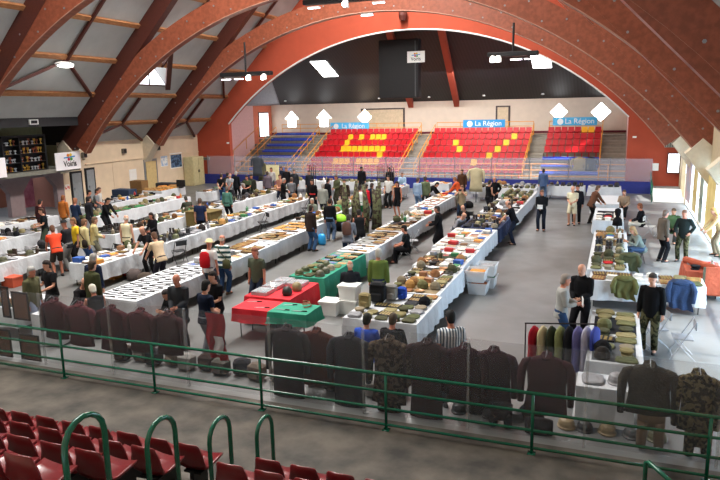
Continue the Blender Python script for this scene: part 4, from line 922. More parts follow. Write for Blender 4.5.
for px, py, z, h, lab, s_ in ((378, 302, .76, '26272a', 'large black rucksack standing on the near table behind the two caps', 1.0), (391, 300, .76, '8a8884', 'grey cloth heap on the near table beside the black rucksack', .8), (402, 299, .76, '2a4aa8', 'blue cloth bag hanging over the near table edge', .6), (359, 307, .76, '8a7d58', 'khaki haversack on the chair side end of the near table', .7)):
    v = atz(px, py, z); v.x = max(v.x, -5.3)
    tag(MB().box(-.19*s_, .19*s_, -.12*s_, .12*s_, 0, .46*s_, ch=.07*s_).box(-.13*s_, .13*s_, -.19*s_, -.1*s_, .04*s_, .26*s_, ch=.03).box(-.17*s_, .17*s_, -.14*s_, .13*s_, .38*s_, .5*s_, ch=.05*s_).obj('rucksack', fabric(h), None, False, (v.x, v.y, .762)), lab, 'bag'); BAGS.append((v.x, v.y))
v = atz(164, 190, 1.0); t = thing('television', 'black television set on the table near the yellow door', 'television', (-25.0, 33.9, .76)); MB().box(-.3, .3, -.05, .05, .08, .5, ch=.02).obj('screen', M_dark, t); MB().box(-.12, .12, -.1, .1, 0, .08).obj('foot', M_dark, t)
for (x, y, z, w_, d_, hh, h, lab) in ((-27.6, 33.2, 0, 1.0, .7, 1.25, '7a5a34', 'brown carton stack standing by the cream wall left of the yellow door'), (-27.4, 31.6, 0, 1.4, .8, .9, '26344c', 'dark blue covered crate by the cream wall'), (-27.3, 35.6, 0, 1.6, .7, .85, '2c3238', 'charcoal covered crate below the yellow door')):
    tag(MB().box(-w_/2, w_/2, -d_/2, d_/2, 0, hh*.6, ch=.02).box(-w_/2*.9, w_/2*.9, -d_/2*.9, d_/2*.9, hh*.6+.003, hh, ch=.02).obj('crate', plain(h, .8), None, False, (x, y, .003)), lab, 'crate')
v = atz(619, 214, 1.2); t = thing('mannequin_head', 'black hooded mannequin head on the right hand column table', 'mannequin', (.15, 26.1, 0)); MB().lathe(0, 0, [(.02, 1.5), (.1, 1.46), (.12, 1.36), (.09, 1.24), (.06, 1.18), (.16, 1.08), (.18, .85)], 12).obj('head', fabric('0e0e10'), t, True); MB().cyl(0, 0, 0, .9, .03, 8).cyl(0, 0, 0, .03, .18, 12).obj('stand_pole', M_dark, t)
for o in [o for o in COL.objects if o.parent is None and o.get('category') in ('garment', 'cap', 'hat') and any(math.hypot(o.location.x-a, o.location.y-b) < .34 for a, b in BAGS)]: bpy.data.objects.remove(o)
# glass topped cases on the red table
for q, (x, y) in enumerate(((-8.2, 14.35), (-8.15, 15.15))):
    pass
for q in range(16):
    x = -9.9+q*.42; kd = q % 4; h = ['3a2c28', '55504a', '26262a', '6a5f55', '8a8682'][q % 5]
    o = GM.setdefault(('floorbag', h), MB().box(-.17, .17, -.13, .13, 0, .34, ch=.06).box(-.12, .12, -.17, -.1, .04, .2, ch=.03).mesh('holdall', fabric(h)))
    tag(link('holdall', o, None, (x, PY+.75+.12*(q % 2), .003), random.uniform(-.4, .4)), '%s holdall in the row on the floor behind the left half of the barrier' % ['dark brown', 'grey brown', 'black', 'taupe', 'pale grey'][q % 5], 'bag', '%s floor holdalls' % h)
# clear storage bins
def bin_at(x, y, z, lab, w_=.5, d_=.38, h=.32, m=None, fillm=None):
    t = thing('storage_bin', lab, 'bin', (x, y, z)); m = m or mat('clear_bin', 'dfe3e6', .3, alpha=.6, var=0)
    b_ = MB(); b_.loft([[(sx*w_/2*q, sy*d_/2*q, zz) for sx, sy in ((-1, -1), (1, -1), (1, 1), (-1, 1))] for zz, q in ((0, .86), (h, 1.0), (h, 1.06), (h-.03, 1.06), (h-.03, .97), (.03, .84))]); b_.obj('tub', m, t)
    if fillm: MB().box(-w_*.4, w_*.4, -d_*.4, d_*.4, h*.4, h*.85, ch=.03).obj('contents', fillm, t)
    else: MB().box(-w_*.54, w_*.54, -d_*.54, d_*.54, h, h+.03, ch=.01).obj('lid', M_white, t)
for (x, y, z, lab, c_) in ((-3.55, 18.5, 0, 'clear plastic bin of papers, near one of two beside the long row', 'c06a3a'), (-3.45, 19.3, 0, 'clear plastic bin of books, far one of two beside the long row', '3c7a4c'), (-3.6, 18.5, .36, 'clear plastic bin of orange folders, upper near one', 'd08a3a'), (-3.45, 19.3, .36, 'clear plastic bin with green edge, upper far one', '8f8f92')):
    bin_at(x, y, z, lab, .55, .6, .34, None, mat('fill'+c_, c_, .7, var=.4, scale=20))
for (x, y, z, lab) in ((-6.4, 15.6, 0, 'white lidded box, lowest of the stack beside the green cloth'), (-6.4, 15.6, .4, 'white lidded box with red label, top of the stack beside the green cloth'), (-6.85, 15.35, 0, 'white lidded box with grey cloth beside the stack')):
    bin_at(x, y, z, lab, .5, .45, .36, M_white)
for (px, py, h, lab) in ((112, 272, 'd08a3a', 'orange and red box on the floor under the fourth row'), (125, 269, 'b02a2c', 'red crate on the floor by the folding chair'), (12, 280, 'b04a30', 'red brown crate under the long left row'), (75, 262, 'b58a52', 'brown carton standing behind the man in black')):
    v = atz(px, py, .2); tag(MB().box(-.25, .25, -.2, .2, 0, .32, ch=.01).box(-.26, .26, -.21, .21, .26, .33, ch=.01).obj('carton', plain(h, .7), None, False, (v.x, v.y, .002)), lab, 'box')
# folding chairs
def chair_proto(hexc, frame='2a2b2e'):
    t = link('folding_chair', None); t['category'] = 'chair'; mf = plain(frame, .4); ms = plain(hexc, .6)
    MB().box(-.2, .2, -.2, .2, .43, .46, ch=.015).obj('seat', ms, t); MB().box(-.2, .2, -.235, -.21, .66, .84, ch=.01).obj('backrest', ms, t)
    for sx in (-.215, .215):
        MB().tube([(sx, .24, 0), (sx, -.22, .85)], .012, 6).obj('leg', mf, t); MB().tube([(sx, -.24, 0), (sx, .2, .45)], .012, 6).obj('leg', mf, t)
    MB().tube([(-.215, .2, .08), (.215, .2, .08)], .01, 6).obj('stretcher', mf, t); return t
CH = {'black': chair_proto('222225'), 'grey': chair_proto('8a8c90', '9a9ca0'), 'beige': chair_proto('d6c8a0'), 'white': chair_proto('e0e0de', '9a9ca0')}; chu = set()
def chair(kind, x, y, rz, lab):
    x, y = push(x, y, .34)
    if kind in chu: o = dup(CH[kind], (x, y, .001), rz, lab)
    else: o = CH[kind]; o.location = (x, y, .001); o.rotation_euler = (0, 0, rz); o['label'] = lab; chu.add(kind)
for kind, px, py, rz, lab in (('black', 132, 270, 2.9, 'empty black folding chair in front of the fourth row table'), ('beige', 154, 272, .4, 'beige folding chair behind the man in the tan shirt'), ('black', 172, 262, 1.0, 'black folding chair right of the man in the tan shirt'),
    ('black', 24, 249, 2.0, 'black folding chair between the two leftmost rows'), ('white', 236, 234, 2.2, 'folding chair with dark back at the skirt of the fourth row'), ('black', 250, 231, 2.4, 'black folding chair just right of another at the fourth row'), ('black', 292, 216, 2.2, 'black folding chair leaning by the fourth row, behind the flag draped table'),
    ('grey', 405, 258, 1.9, 'grey folding chair with red cushion under the seated man in black'), ('grey', 413, 252, 1.9, 'grey folding chair holding a dark coat beside the seated man in black'), ('black', 352, 303, .2, 'black folding chair hung with a white shirt and khaki bag'),
    ('grey', 655, 347, 1.9, 'grey metal folding chair nearest the man in the black sweater'), ('grey', 681, 357, 1.6, 'grey metal folding chair second from the clothes table'),
    ('white', 649, 237, -1.8, 'office style chair under the seated man by the sunlit floor'), ('black', 635, 262, .3, 'dark folding chair under the seated blond person'), ('black', 478, 232, 3.4, 'black folding chair behind the seated bald man in black'), ('black', 462, 240, 3.0, 'black folding chair under the bald man in grey')):
    v = atz(px, py, 0); chair(kind, v.x, v.y, rz, lab)
# draped garments over tables and stands
def draped(x, y, z, wx, hz, m, lab, cat='garment', nm='draped_garment', ax='y'):
    t = drape(-wx/2, wx/2, -hz, .02, 0, .05, 16, 10, 5); mb = MB(); mb.v = t.v; mb.f = t.f; mb.m = t.m
    mb.loft([[(wx*.52*math.cos(a)*q, .12+.16*math.sin(a)*q, zz+.02*math.sin(a*5)) for a in [2*PI*i/16 for i in range(16)]] for zz, q in ((.01, .9), (.05, 1.0), (.10, .7), (.12, .3))])
    for sd in (-1, 1): mb.tube([(sd*wx*.42, .05, .06), (sd*wx*.55, -.02, -.12), (sd*wx*.5, -.05, -hz*.75)], [.06, .07, .055], 8)
    return tag(mb.obj(nm, m, None, True, (x, y, z)), lab, cat)
draped(.36, 17.80, .8, .52, .42, fabric('5b5a36'), 'olive jacket hanging over the front of the white table at the right', 'jacket', 'draped_jacket')
draped(1.68, 17.80, .8, .56, .58, mat('denim', '283b5c', .9, var=.3, bump=.4), 'blue denim jacket hanging over the table front near the glazing', 'jacket', 'draped_jacket')
draped(.5, 20.2, .92, .5, .35, fabric('4c5038'), 'dark green tunic heaped on the right hand column table', 'jacket', 'draped_jacket')
t = thing('rolled_carpet', 'orange brown carpet roll on the orange covered table', 'carpet', (2.35, 20.2, .77)); MB().tube([(-.35, .5, .08), (.35, -.5, .08)], .1, 10).obj('roll', M_ocloth, t)
t = thing('hanging_rug', 'orange red carpet with dark border hung beside the glazing table', 'carpet', (2.75, 19.2, 0)); MB().box(-.4, .4, -.02, .02, .25, 1.0).obj('pile', M_ocloth, t); MB().box(-.44, -.38, -.025, .025, .25, 1.0).box(.38, .44, -.025, .025, .25, 1.0).obj('border', plain('4a4a3a', .9), t)
# helmets and heaps on the far side: hung jackets on the clear barrier
for px, py0, py1, hw, h, lab in ((580, 157, 171, .48, 'a08c5a', 'khaki tan jacket hung high on the far clear barrier'), (591, 157, 171, .42, '17181b', 'black jacket hung high on the far clear barrier'), (257, 157, 176, .45, '4b5058', 'grey uniform jacket hung at the left of the far barrier'), (261, 162, 180, .4, '6c6a50', 'olive uniform jacket hung at the left of the far barrier')):
    yy = 43.15 if px > 500 else 41.5+(px-257)*.3; c_ = aty(px, py0, yy); b_ = aty(px, py1, yy); t = thing('hanging_jacket', lab, 'coat', (c_.x, yy, 0))
    mt = fabric(h); garment_mb(c_.z, c_.z-b_.z, hw, .4).obj('body', mt, t, True); [sleeve_mb(c_.z, hw, .4, sd).obj('sleeve', mt, t, True) for sd in (-1, 1)]
    if px < 500: MB().cyl(0, 0, 0, c_.z-.1, .02, 6).obj('stand_pole', M_dark, t)
    else: MB().tube([(0, 0, c_.z-.03), (0, .12, c_.z+.06), (0, .34, c_.z+.02)], .008, 5).obj('hanger_hook', M_steel, t)
v = atz(485, 205, 0); t = thing('display_coat', 'pale beige greatcoat on a stand behind the man in the black vest', 'coat', (atz(484, 190, .4).x, 37.0, 0)); mt = fabric('b3a888')
garment_mb(1.95, 1.35, .42, .5).obj('body', mt, t, True); [sleeve_mb(1.95, .42, .5, sd).obj('sleeve', mt, t, True) for sd in (-1, 1)]; MB().cyl(0, 0, 0, 1.9, .025, 6).obj('stand_pole', M_dark, t)
# rifle racks (tall dark stands) behind the central crowd
for px, py, lab in ((381, 198, 'tall dark rack of upright rifles, left one'), (390.5, 198, 'tall dark rack of upright rifles, right one'), (313, 196, 'dark upright rack left of the standing grey coat man')):
    v = atz(px, py, 0); t = thing('rifle_rack', lab, 'rack', (v.x, v.y, 0)); MB().box(-.3, .3, -.2, .2, 0, .1).obj('base', M_dark, t)
    for q in range(4): MB().bar((-.22+.14*q, 0, .1), (-.18+.13*q, .05, 1.95-.1*(q % 2)), .035).obj('upright_rifle', plain('1f1b18', .5), t)
    MB().bar((-.3, .03, 1.2), (.3, .03, 1.2), .05).obj('rail', M_dark, t)
# camouflage netting stall
nz = MB(); R_ = random.Random(3)
v = atz(341, 216, 0)
for q in range(9):
    x, y = R_.uniform(-.7, .7), R_.uniform(-.5, .5); h = R_.uniform(1.5, 2.3)
    nz.tube([(x, y, 0), (x+R_.uniform(-.2, .2), y, h*.5), (x+R_.uniform(-.2, .2), y, h)], [(.16, .12), (.2, .15), (.08, .06)], 9)
tag(nz.obj('camouflage_netting', mat('netting', '5f6244', .95, kind='camo', scale=7, color2='3a2f24', bump=.5), None, True, (-10.3, 27.0, 0)), 'tall bundles of camouflage netting and uniforms standing in the crowded third row', 'netting', None, 'stuff')
# white upright screen boards
for px, py, wd, ht, lab in ((261, 180, .9, 1.0, 'white upright board near the orange corner'), (432, 182, .01, .01, '')):
    if not lab: continue
    v = atz(px, 186, .75); t = thing('upright_board', lab, 'board', (v.x, 37.5, 0)); MB().box(-wd/2, wd/2, -.02, .02, .9, .9+ht).obj('panel', plain('d8cfa0', .7), t); MB().cyl(-.3, .03, 0, 1.4, .02, 6).cyl(.3, .03, 0, 1.4, .02, 6).obj('legs', M_dark, t)
for (x, y, w_, hh, lab) in ((-19.3, 23.2, 1.3, .95, 'olive brown crate wall at the end of the fifth row'),):
    tag(MB().box(-w_/2, w_/2, -.5, .5, 0, hh, ch=.02).box(-w_/2-.02, w_/2+.02, -.52, .52, hh, hh+.04).obj('wooden_crate', plain('6a5a30', .8), None, False, (-17.2, 24.85, 0)), lab, 'crate')
# clothes rack behind the wide wine jacket
v0 = atz(524, 385, 0); t = thing('clothes_rack', 'low black clothes rail with coloured garments behind the barrier', 'clothes rack', (v0.x, v0.y, 0)); rl = 1.25
MB().tube([(0, 0, 0), (0, 0, 1.25)], .014, 6).obj('leg', M_dark, t); MB().tube([(rl, .35, 0), (rl, .35, 1.25)], .014, 6).obj('leg', M_dark, t); MB().tube([(-.02, 0, 1.25), (rl+.02, .35, 1.25)], .014, 6).obj('rail', M_dark, t)
for q, h in enumerate(('a02030', 'c9b890', '3a3f30', '8a8f60', '26262a', '6e6a9c', 'b8b4c8', '4a55a8')):
    f_ = .12+q*.125; x = v0.x+rl*f_; y = v0.y+.35*f_
    if 0: pass
    o = thing('rail_garment', '%s garment hanging on the low black clothes rail' % ['red', 'cream', 'dark olive', 'light olive', 'black', 'mauve', 'pale lilac', 'blue violet'][q], 'garment', (x, y, 0), math.atan2(.35, rl)+PI/2-.75)
    garment_mb(1.2, .75 if q < 5 else .9, .2, .4, .045).obj('body', fabric(h), o, True); MB().tube([(0, 0, 1.19), (0, 0, 1.24)], .004, 4).obj('hanger_hook', M_steel, o)
t = thing('white_table', 'white cloth covered table with pale green sheets, just behind the barrier at the right', 'table', (.0, 11.1, 0))
MB().box(-.42, .42, -.3, .3, .72, .745).obj('tabletop', M_ptop, t)
for sx in (-.36, .36):
    for sy in (-.25, .25): MB().cyl(sx, sy, 0, .72, .014, 6).obj('leg', M_dark, t)
cloth(-.42, .42, 10.8, 11.4, M_cloth, 'white tablecloth of the small table just behind the near barrier', .1)
scatter(-.38, .38, 10.85, 11.35, [('fold', ['857a66', '8f8f92']), ('helm', ['8f8f92'])], 'on the small white table just behind the barrier')
# tablecloth draped counters at the near left
row(-14.55, -13.35, 11.2, 12.5, 'with cartons near the barrier at left', [[('box', ['b58a52', 'a0764c'])], [('paper', BT)]])
row(-12.6, -11.9, 11.0, 11.8, 'on the small white pedestal between the seated men', [[('paper', ['d8d4ca'])]], zb=.05)
# shopping bag, pushchair, backpack on floor
v = atz(322, 240, .2); t = thing('shopping_bag', 'bright blue plastic shopping bag held low beside the man in brown', 'bag', (v.x, v.y, 0)); MB().lathe(0, 0, [(.14, .02), (.18, .1), (.16, .38), (.1, .45)], 10, 1, .6).obj('sack', plain('2f9fe0', .4), t, True); MB().tube([(-.08, 0, .44), (0, 0, .6), (.08, 0, .44)], .01, 5).obj('handle', plain('2f9fe0', .4), t)
v = atz(341, 238, 0); t = thing('pushchair', 'black pushchair with lime green hood in the middle aisle', 'pushchair', (v.x, v.y, 0), .4)
MB().ell((0, 0, .75), .28, .32, .28, 12, 6, 0, 1).obj('hood', plain('8fd02a', .6), t, True); MB().lathe(0, 0, [(.15, .3), (.25, .45), (.26, .75)], 12, 1, 1.2).obj('body', fabric('17181a'), t, True)
for sx in (-.25, .25):
    for sy in (-.3, .3): MB().tube([(sx, sy+.12*math.cos(a*PI/6), .13+.12*math.sin(a*PI/6)) for a in range(12)], .02, 5, closed=True).obj('wheel', M_dark, t)
    MB().tube([(sx, -.3, .13), (sx, .1, .5), (sx, -.45, 1.0)], .014, 6).obj('frame_tube', M_steel, t)
for px, py, h, lab in ((135, 277, '5c5250', 'grey camouflage rucksack heap on the floor in the fourth row aisle'), (146, 281, '4a4038', 'brown rucksack on the floor beside another in the fourth row aisle'), (403, 252, '1d1d1f', 'black bag under the seated man in black'), (468, 206, '1d1d1f', 'black camera bag on the floor by the man taking a photo'), (452, 246, '2a2a2c', 'small black bag alone on the open grey aisle floor')):
    v = atz(px, py, .1); k_ = .5 if 'small' in lab else 1
    tag(MB().lathe(0, 0, [(.2*k_, 0), (.3*k_, .06*k_), (.28*k_, .25*k_), (.15*k_, .36*k_), (.03, .38*k_)], 14, 1, .75).obj('rucksack', fabric(h), None, True, (v.x, v.y, .002)), lab, 'bag')
# ------------------------------------------------------------------ people
def ik(a, b, l1, l2, hint):
    a, b, hint = Vector(a), Vector(b), Vector(hint); d = b-a; L = min(d.length, (l1+l2)*.995); d.normalize(); b = a+d*L
    x = (l1*l1-l2*l2+L*L)/(2*L); h = math.sqrt(max(0, l1*l1-x*x)); p = (hint-d*hint.dot(d)).normalized(); return a+d*x+p*h, b
# pose: pelvis, lean (deg), head turn, wrists (local to chest frame or world), ankles
POSES = {
 'stand': dict(pel=(0, 0, .93), lean=2, wr=((-.25, .04, .80), (.25, .04, .80)), an=((-.11, .0, .08), (.12, .03, .08))),
 'front': dict(pel=(0, 0, .93), lean=4, wr=((-.06, .27, 1.05), (.07, .28, 1.02)), an=((-.11, .0, .08), (.12, .05, .08))),
 'hold': dict(pel=(0, 0, .93), lean=3, wr=((-.18, .36, 1.08), (.10, .30, 1.14)), an=((-.12, .03, .08), (.11, -.02, .08))),
 'back': dict(pel=(0, 0, .93), lean=0, wr=((-.04, -.17, .95), (.05, -.18, .97)), an=((-.12, .0, .08), (.12, .0, .08))),
 'pockets': dict(pel=(0, 0, .93), lean=3, wr=((-.22, .12, .92), (.22, .12, .92)), an=((-.12, .06, .08), (.12, -.03, .08))),
 'walk': dict(pel=(0, 0, .91), lean=5, wr=((-.24, .2, .86), (.24, -.12, .82)), an=((-.10, -.25, .12), (.10, .28, .08))),
 'reach': dict(pel=(0, -.04, .92), lean=22, wr=((-.2, .52, .86), (.16, .56, .86)), an=((-.13, -.03, .08), (.12, .05, .08))),
 'bend': dict(pel=(0, -.16, .88), lean=58, wr=((-.16, .62, .72), (.16, .60, .70)), an=((-.13, .0, .08), (.13, .05, .08))),
 'photo': dict(pel=(0, 0, .93), lean=0, wr=((-.07, .24, 1.50), (.08, .24, 1.50)), an=((-.12, .0, .08), (.12, .04, .08))),
 'hip': dict(pel=(0, 0, .93), lean=2, wr=((-.2, .06, 1.0), (.2, .30, 1.0)), an=((-.13, .0, .08), (.13, .04, .08))),
 'sit': dict(pel=(0, 0, .50), lean=6, wr=((-.14, .36, .62), (.14, .36, .62)), an=((-.12, .42, .08), (.12, .44, .08))),
 'sitlean': dict(pel=(0, 0, .50), lean=28, wr=((-.12, .52, .76), (.12, .52, .76)), an=((-.14, .35, .08), (.14, .30, .08))),
 'sitlow': dict(pel=(0, 0, .50), lean=40, wr=((-.10, .50, .60), (.12, .48, .56)), an=((-.14, .35, .08), (.14, .36, .08))),
}
def skel(p):
    P = POSES[p]; pel = Vector(P['pel']); th = math.radians(P['lean']); u = Vector((0, math.sin(th), math.cos(th))); fwd = Vector((0, math.cos(th), -math.sin(th)))
    nk = pel+u*.56; th2 = th*.55+math.radians(8); uh = Vector((0, math.sin(th2), math.cos(th2)))
    S_ = dict(pel=pel, u=u, fwd=fwd, neck=nk, uh=uh, head=nk+uh*.155+Vector((0, .02, 0)), th=th2)
    for i, sd in ((0, -1), (1, 1)):
        sh = pel+u*.485+Vector((sd*.185, 0, 0)); hp = pel+Vector((sd*.095, 0, -.03))
        hint = (sd*.5, -.7, -.35) if p not in ('photo', 'back') else ((sd*.9, .2, -.8) if p == 'photo' else (sd*.9, -.6, 0))
        el, wr = ik(sh, P['wr'][i], .29, .26, hint); kn, an = ik(hp, P['an'][i], .43, .44, (sd*.12, 1, .05))
        S_[i] = dict(sh=sh, el=el, wr=wr, hp=hp, kn=kn, an=an, sd=sd)
    return S_
def ring(c, ax, u, rx, ry, n=14):   # ellipse in the plane normal to u
    a = Vector(ax).normalized(); b = u.cross(a).normalized(); return [c+a*math.cos(2*PI*k/n)*rx+b*math.sin(2*PI*k/n)*ry for k in range(n)]
def torso(m, S_, prof, g=0):
    m.loft([ring(S_['pel']+S_['u']*t+S_['fwd']*off, (1, 0, 0), S_['u'], rx+g, ry+g) for t, rx, ry, off in prof])
TOR = [(-.09, .10, .09, 0), (-.04, .155, .115, 0), (.04, .165, .12, 0), (.16, .145, .108, .01), (.28, .158, .112, .01), (.40, .178, .115, 0), (.475, .172, .10, -.005), (.52, .115, .078, -.01), (.55, .06, .058, -.005)]
def evalmesh(mb, name, mats, voxel, extra=None):
    o = mb.obj('tmp_'+name, mats if not isinstance(mats, (list, tuple)) else mats[0])
    r = o.modifiers.new('r', 'REMESH'); r.mode = 'VOXEL'; r.voxel_size = voxel; r.use_smooth_shade = True
    s_ = o.modifiers.new('s', 'SMOOTH'); s_.factor = .5; s_.iterations = 3
    dg = bpy.context.evaluated_depsgraph_get(); dg.update()
    me = bpy.data.meshes.new_from_object(o.evaluated_get(dg), depsgraph=dg); me.name = name
    bpy.data.objects.remove(o, do_unlink=True)
    if extra:
        bm = bmesh.new(); bm.from_mesh(me); e = extra.mesh('x', []); bm.from_mesh(e); bm.to_mesh(me); bm.free(); bpy.data.meshes.remove(e)
        me.polygons.foreach_set('use_smooth', [True]*len(me.polygons))
    me.update(); return me
def body_mesh(p):
    S_ = skel(p); m = MB(); torso(m, S_, TOR)
    n_ = S_['neck']; m.tube([n_-S_['uh']*.06, n_+S_['uh']*.1], [.062, .056], 12)
    hc, uh = S_['head'], S_['uh']; fh = Vector((0, math.cos(S_['th']), -math.sin(S_['th'])))
    m.loft([ring(hc+uh*t+fh*o, (1, 0, 0), uh, rx, ry, 16) for t, rx, ry, o in ((-.125, .025, .03, .045), (-.105, .045, .06, .028), (-.06, .062, .082, .012), (0, .074, .094, 0), (.05, .077, .098, -.004), (.09, .066, .083, -.006), (.115, .04, .05, -.006), (.125, .01, .012, -.006))])
    m.loft([ring(hc+uh*t+fh*.088, (1, 0, 0), uh, .012, r, 8) for t, r in ((-.035, .028), (-.02, .03), (.02, .012))])   # nose
    for sd in (-1, 1): m.loft([ring(hc+Vector((sd*.072, 0, 0))+uh*t, (1, 0, 0), uh, .014, .022, 8) for t in (-.03, 0, .03)])
    x = MB()
    for i in (0, 1):
        q = S_[i]; m.tube([q['sh']-Vector((q['sd']*.05, 0, 0)), q['sh'], q['sh'].lerp(q['el'], .3), q['el'], q['el'].lerp(q['wr'], .4), q['wr']], [.055, .058, .048, .038, .040, .027], 12)
        m.tube([q['hp']+Vector((0, 0, .04)), q['hp'].lerp(q['kn'], .3), q['kn'], q['kn'].lerp(q['an'], .35), q['an']], [.085, .080, .055, .054, .038], 12)
        m.tube([q['an'], q['an']+Vector((q['sd']*.01, .05, -.035)), q['an']+Vector((q['sd']*.02, .15, -.05))], [.04, .045, .028], 10)
        d = (q['wr']-q['el']).normalized(); inn = Vector((-q['sd'], 0, 0)); inn = (inn-d*inn.dot(d)).normalized(); w_ = d.cross(inn).normalized()
        if w_.y < 0: w_ = -w_
        # palm broad in the forward axis w_, fingers curl towards the inside
        m.tube([q['wr']-d*.02, q['wr']+d*.03, q['wr']+d*.085], [.026, .034, .036], 10)
        for f_, (off, ln) in enumerate(((-.03, .062), (-.01, .075), (.011, .08), (.031, .07))):
            b_ = q['wr']+d*.075+w_*off; k1 = b_+d*ln*.5+inn*.008; k2 = k1+d*ln*.3+inn*.022; k3 = k2+d*ln*.1+inn*.02
            x.tube([b_, k1, k2, k3], [.0095, .009, .008, .006], 6)
        b_ = q['wr']+d*.03+w_*.028; x.tube([b_, b_+d*.03+w_*.02+inn*.01, b_+d*.062+w_*.022+inn*.025], [.011, .010, .007], 6)
    return evalmesh(m, 'body', M_skin, .013, x)
def top_mesh(p, typ):
    S_ = skel(p); m = MB(); g = .022 if typ in ('short', 'long', 'vest') else .028
    lo = {'short': -.10, 'long': -.12, 'vest': -.1, 'jacket': -.16, 'coat': -.16}[typ]
    pr = [(lo, .165, .125, 0), (lo+.06, .167, .125, 0)]+[t for t in TOR[3:-1]]+[(.545, .07, .062, -.005)]
    torso(m, S_, pr, g)
    if typ in ('coat', 'gown') :
        dn = Vector((0, 0, -1)) if S_['u'].z > .5 else -S_['u']
        b_ = S_['pel']+S_['u']*lo
        if S_['pel'].z > .7: m.loft([ring(b_+dn*t, (1, 0, 0), -dn, .19+t*.16, .15+t*.14) for t in (-.05, .1, .25, .4)])
    e = {'short': .7, 'vest': .0}.get(typ, 2)
    for i in (0, 1):
        q = S_[i]; s0 = q['sh']-Vector((q['sd']*.06, 0, 0))
        if e == 0: m.tube([s0, q['sh']+(q['el']-q['sh'])*.08], [.07, .068], 12)
        elif e < 1: m.tube([s0, q['sh'], q['sh'].lerp(q['el'], .35), q['sh'].lerp(q['el'], .72)], [.062+g*.5, .064+g*.5, .06+g*.5, .058+g*.5], 12)
        else: m.tube([s0, q['sh'], q['sh'].lerp(q['el'], .35), q['el'], q['el'].lerp(q['wr'], .5), q['el'].lerp(q['wr'], .97)], [.058+g, .060+g*.8, .052+g*.8, .044+g*.8, .042+g*.7, .036+g*.5], 12)
    if typ in ('jacket', 'coat'): m.tube([S_['neck']-S_['uh']*.02, S_['neck']+S_['uh']*.035], [.085, .078], 12)
    return evalmesh(m, 'top_'+typ, M_skin, .015)
def low_mesh(p, typ):
    S_ = skel(p); m = MB(); g = .018
    m.loft([ring(S_['pel']+S_['u']*t, (1, 0, 0), S_['u'], rx+g, ry+g) for t, rx, ry in ((-.10, .12, .10), (-.05, .155, .118), (.03, .162, .12), (.08, .155, .115))])
    for i in (0, 1):
        q = S_[i]; k = .95 if typ == 'long' else 0
        pts = [q['hp']+Vector((0, 0, .03)), q['hp'].lerp(q['kn'], .3), q['kn']]; rr = [.085+g, .083+g, .062+g]
        if typ == 'long': pts += [q['kn'].lerp(q['an'], .5), q['an']+Vector((0, 0, -.015))]; rr += [.058+g, .052+g]
        elif typ == 'shorts': pts[2] = q['hp'].lerp(q['kn'], .92); rr[2] = .08+g
        m.tube(pts, rr, 12)
    return evalmesh(m, 'lower_'+typ, M_skin, .015)
def shoe_mesh(p, i):
    S_ = skel(p); q = S_[i]; a = q['an']; m = MB(); f_ = Vector((q['sd']*.12, 1, 0)).normalized(); sd = Vector((f_.y, -f_.x, 0)); z0 = a.z-.078
    rings = []
    for t, w_, h in ((-.09, .022, .05), (-.075, .036, .075), (-.02, .040, .10), (.05, .043, .075), (.12, .048, .05), (.17, .040, .04), (.195, .018, .025)):
        c = Vector((a.x, a.y, z0))+f_*t; rings.append([c+sd*x*w_+Vector((0, 0, z*h)) for x, z in ((-1, 0), (-1, .4), (-.6, .95), (0, 1), (.6, .95), (1, .4), (1, 0))])
    m.loft(rings); return m.mesh('shoe', M_skin, True)
def hair_mesh(p, typ):
    S_ = skel(p); m = MB(); hc, uh = S_['head'], S_['uh']; fh = Vector((0, math.cos(S_['th']), -math.sin(S_['th'])))
    def lay(pr): m.loft([ring(hc+uh*t+fh*o, (1, 0, 0), uh, rx, ry, 16) for t, rx, ry, o in pr])
    if typ == 'short': lay(((-.10, .052, .045, -.058), (-.06, .074, .062, -.044), (-.02, .081, .076, -.032), (.02, .084, .088, -.024), (.06, .086, .100, -.012), (.10, .074, .090, -.008), (.128, .045, .055, -.006), (.138, .012, .015, -.006)))
    elif typ == 'long': lay(((-.22, .07, .035, -.06), (-.15, .088, .055, -.05), (-.08, .092, .07, -.04), (0, .090, .085, -.03), (.06, .088, .102, -.012), (.10, .075, .090, -.008), (.13, .045, .055, -.006), (.14, .012, .015, -.006)))
    elif typ == 'fringe': lay(((-.05, .05, .04, -.066), (-.03, .080, .06, -.042), (.0, .082, .068, -.036), (.03, .083, .07, -.034), (.04, .07, .06, -.036)))
    elif typ == 'cap':
        lay(((-.09, .05, .04, -.058), (-.04, .078, .066, -.036), (.02, .082, .08, -.028), (.03, .086, .106, -.004), (.06, .086, .105, -.004), (.10, .076, .092, -.004), (.135, .045, .055, -.006), (.145, .01, .012, -.006)))
        m.loft([[hc+uh*(z_)+fh*(.06+.12*math.sin(a)*q)+Vector((.075*math.cos(a)*q, 0, 0)) for a in [PI*i/8 for i in range(9)]] for z_, q in ((.04, 1.0), (.052, .98))])
    elif typ == 'hat':
        m.loft([ring(hc+uh*t+fh*-.004, (1, 0, 0), uh, rx, ry, 18) for t, rx, ry in ((.045, .15, .17), (.055, .15, .17), (.06, .09, .11), (.13, .08, .1), (.145, .05, .06))])
    return m.mesh('hair_'+typ, M_skin, True)
def eyes_mesh(p):
    S_ = skel(p); m = MB(); hc, uh = S_['head'], S_['uh']; fh = Vector((0, math.cos(S_['th']), -math.sin(S_['th'])))
    for sd in (-1, 1): c = hc+uh*.012+fh*.088+Vector((sd*.03, 0, 0)); m.ell(c, .012, .009, .007, 8, 5)
    c = hc-uh*.055+fh*.088; m.ell(c, .024, .007, .005, 8, 4)
    return m.mesh('eyes_and_mouth', plain('3a2220', .5), True)
M_skin = mat('skin', 'c48e74', .6, var=.06); M_skin2 = mat('skin_ruddy', 'b97860', .6, var=.06)
PC = {}
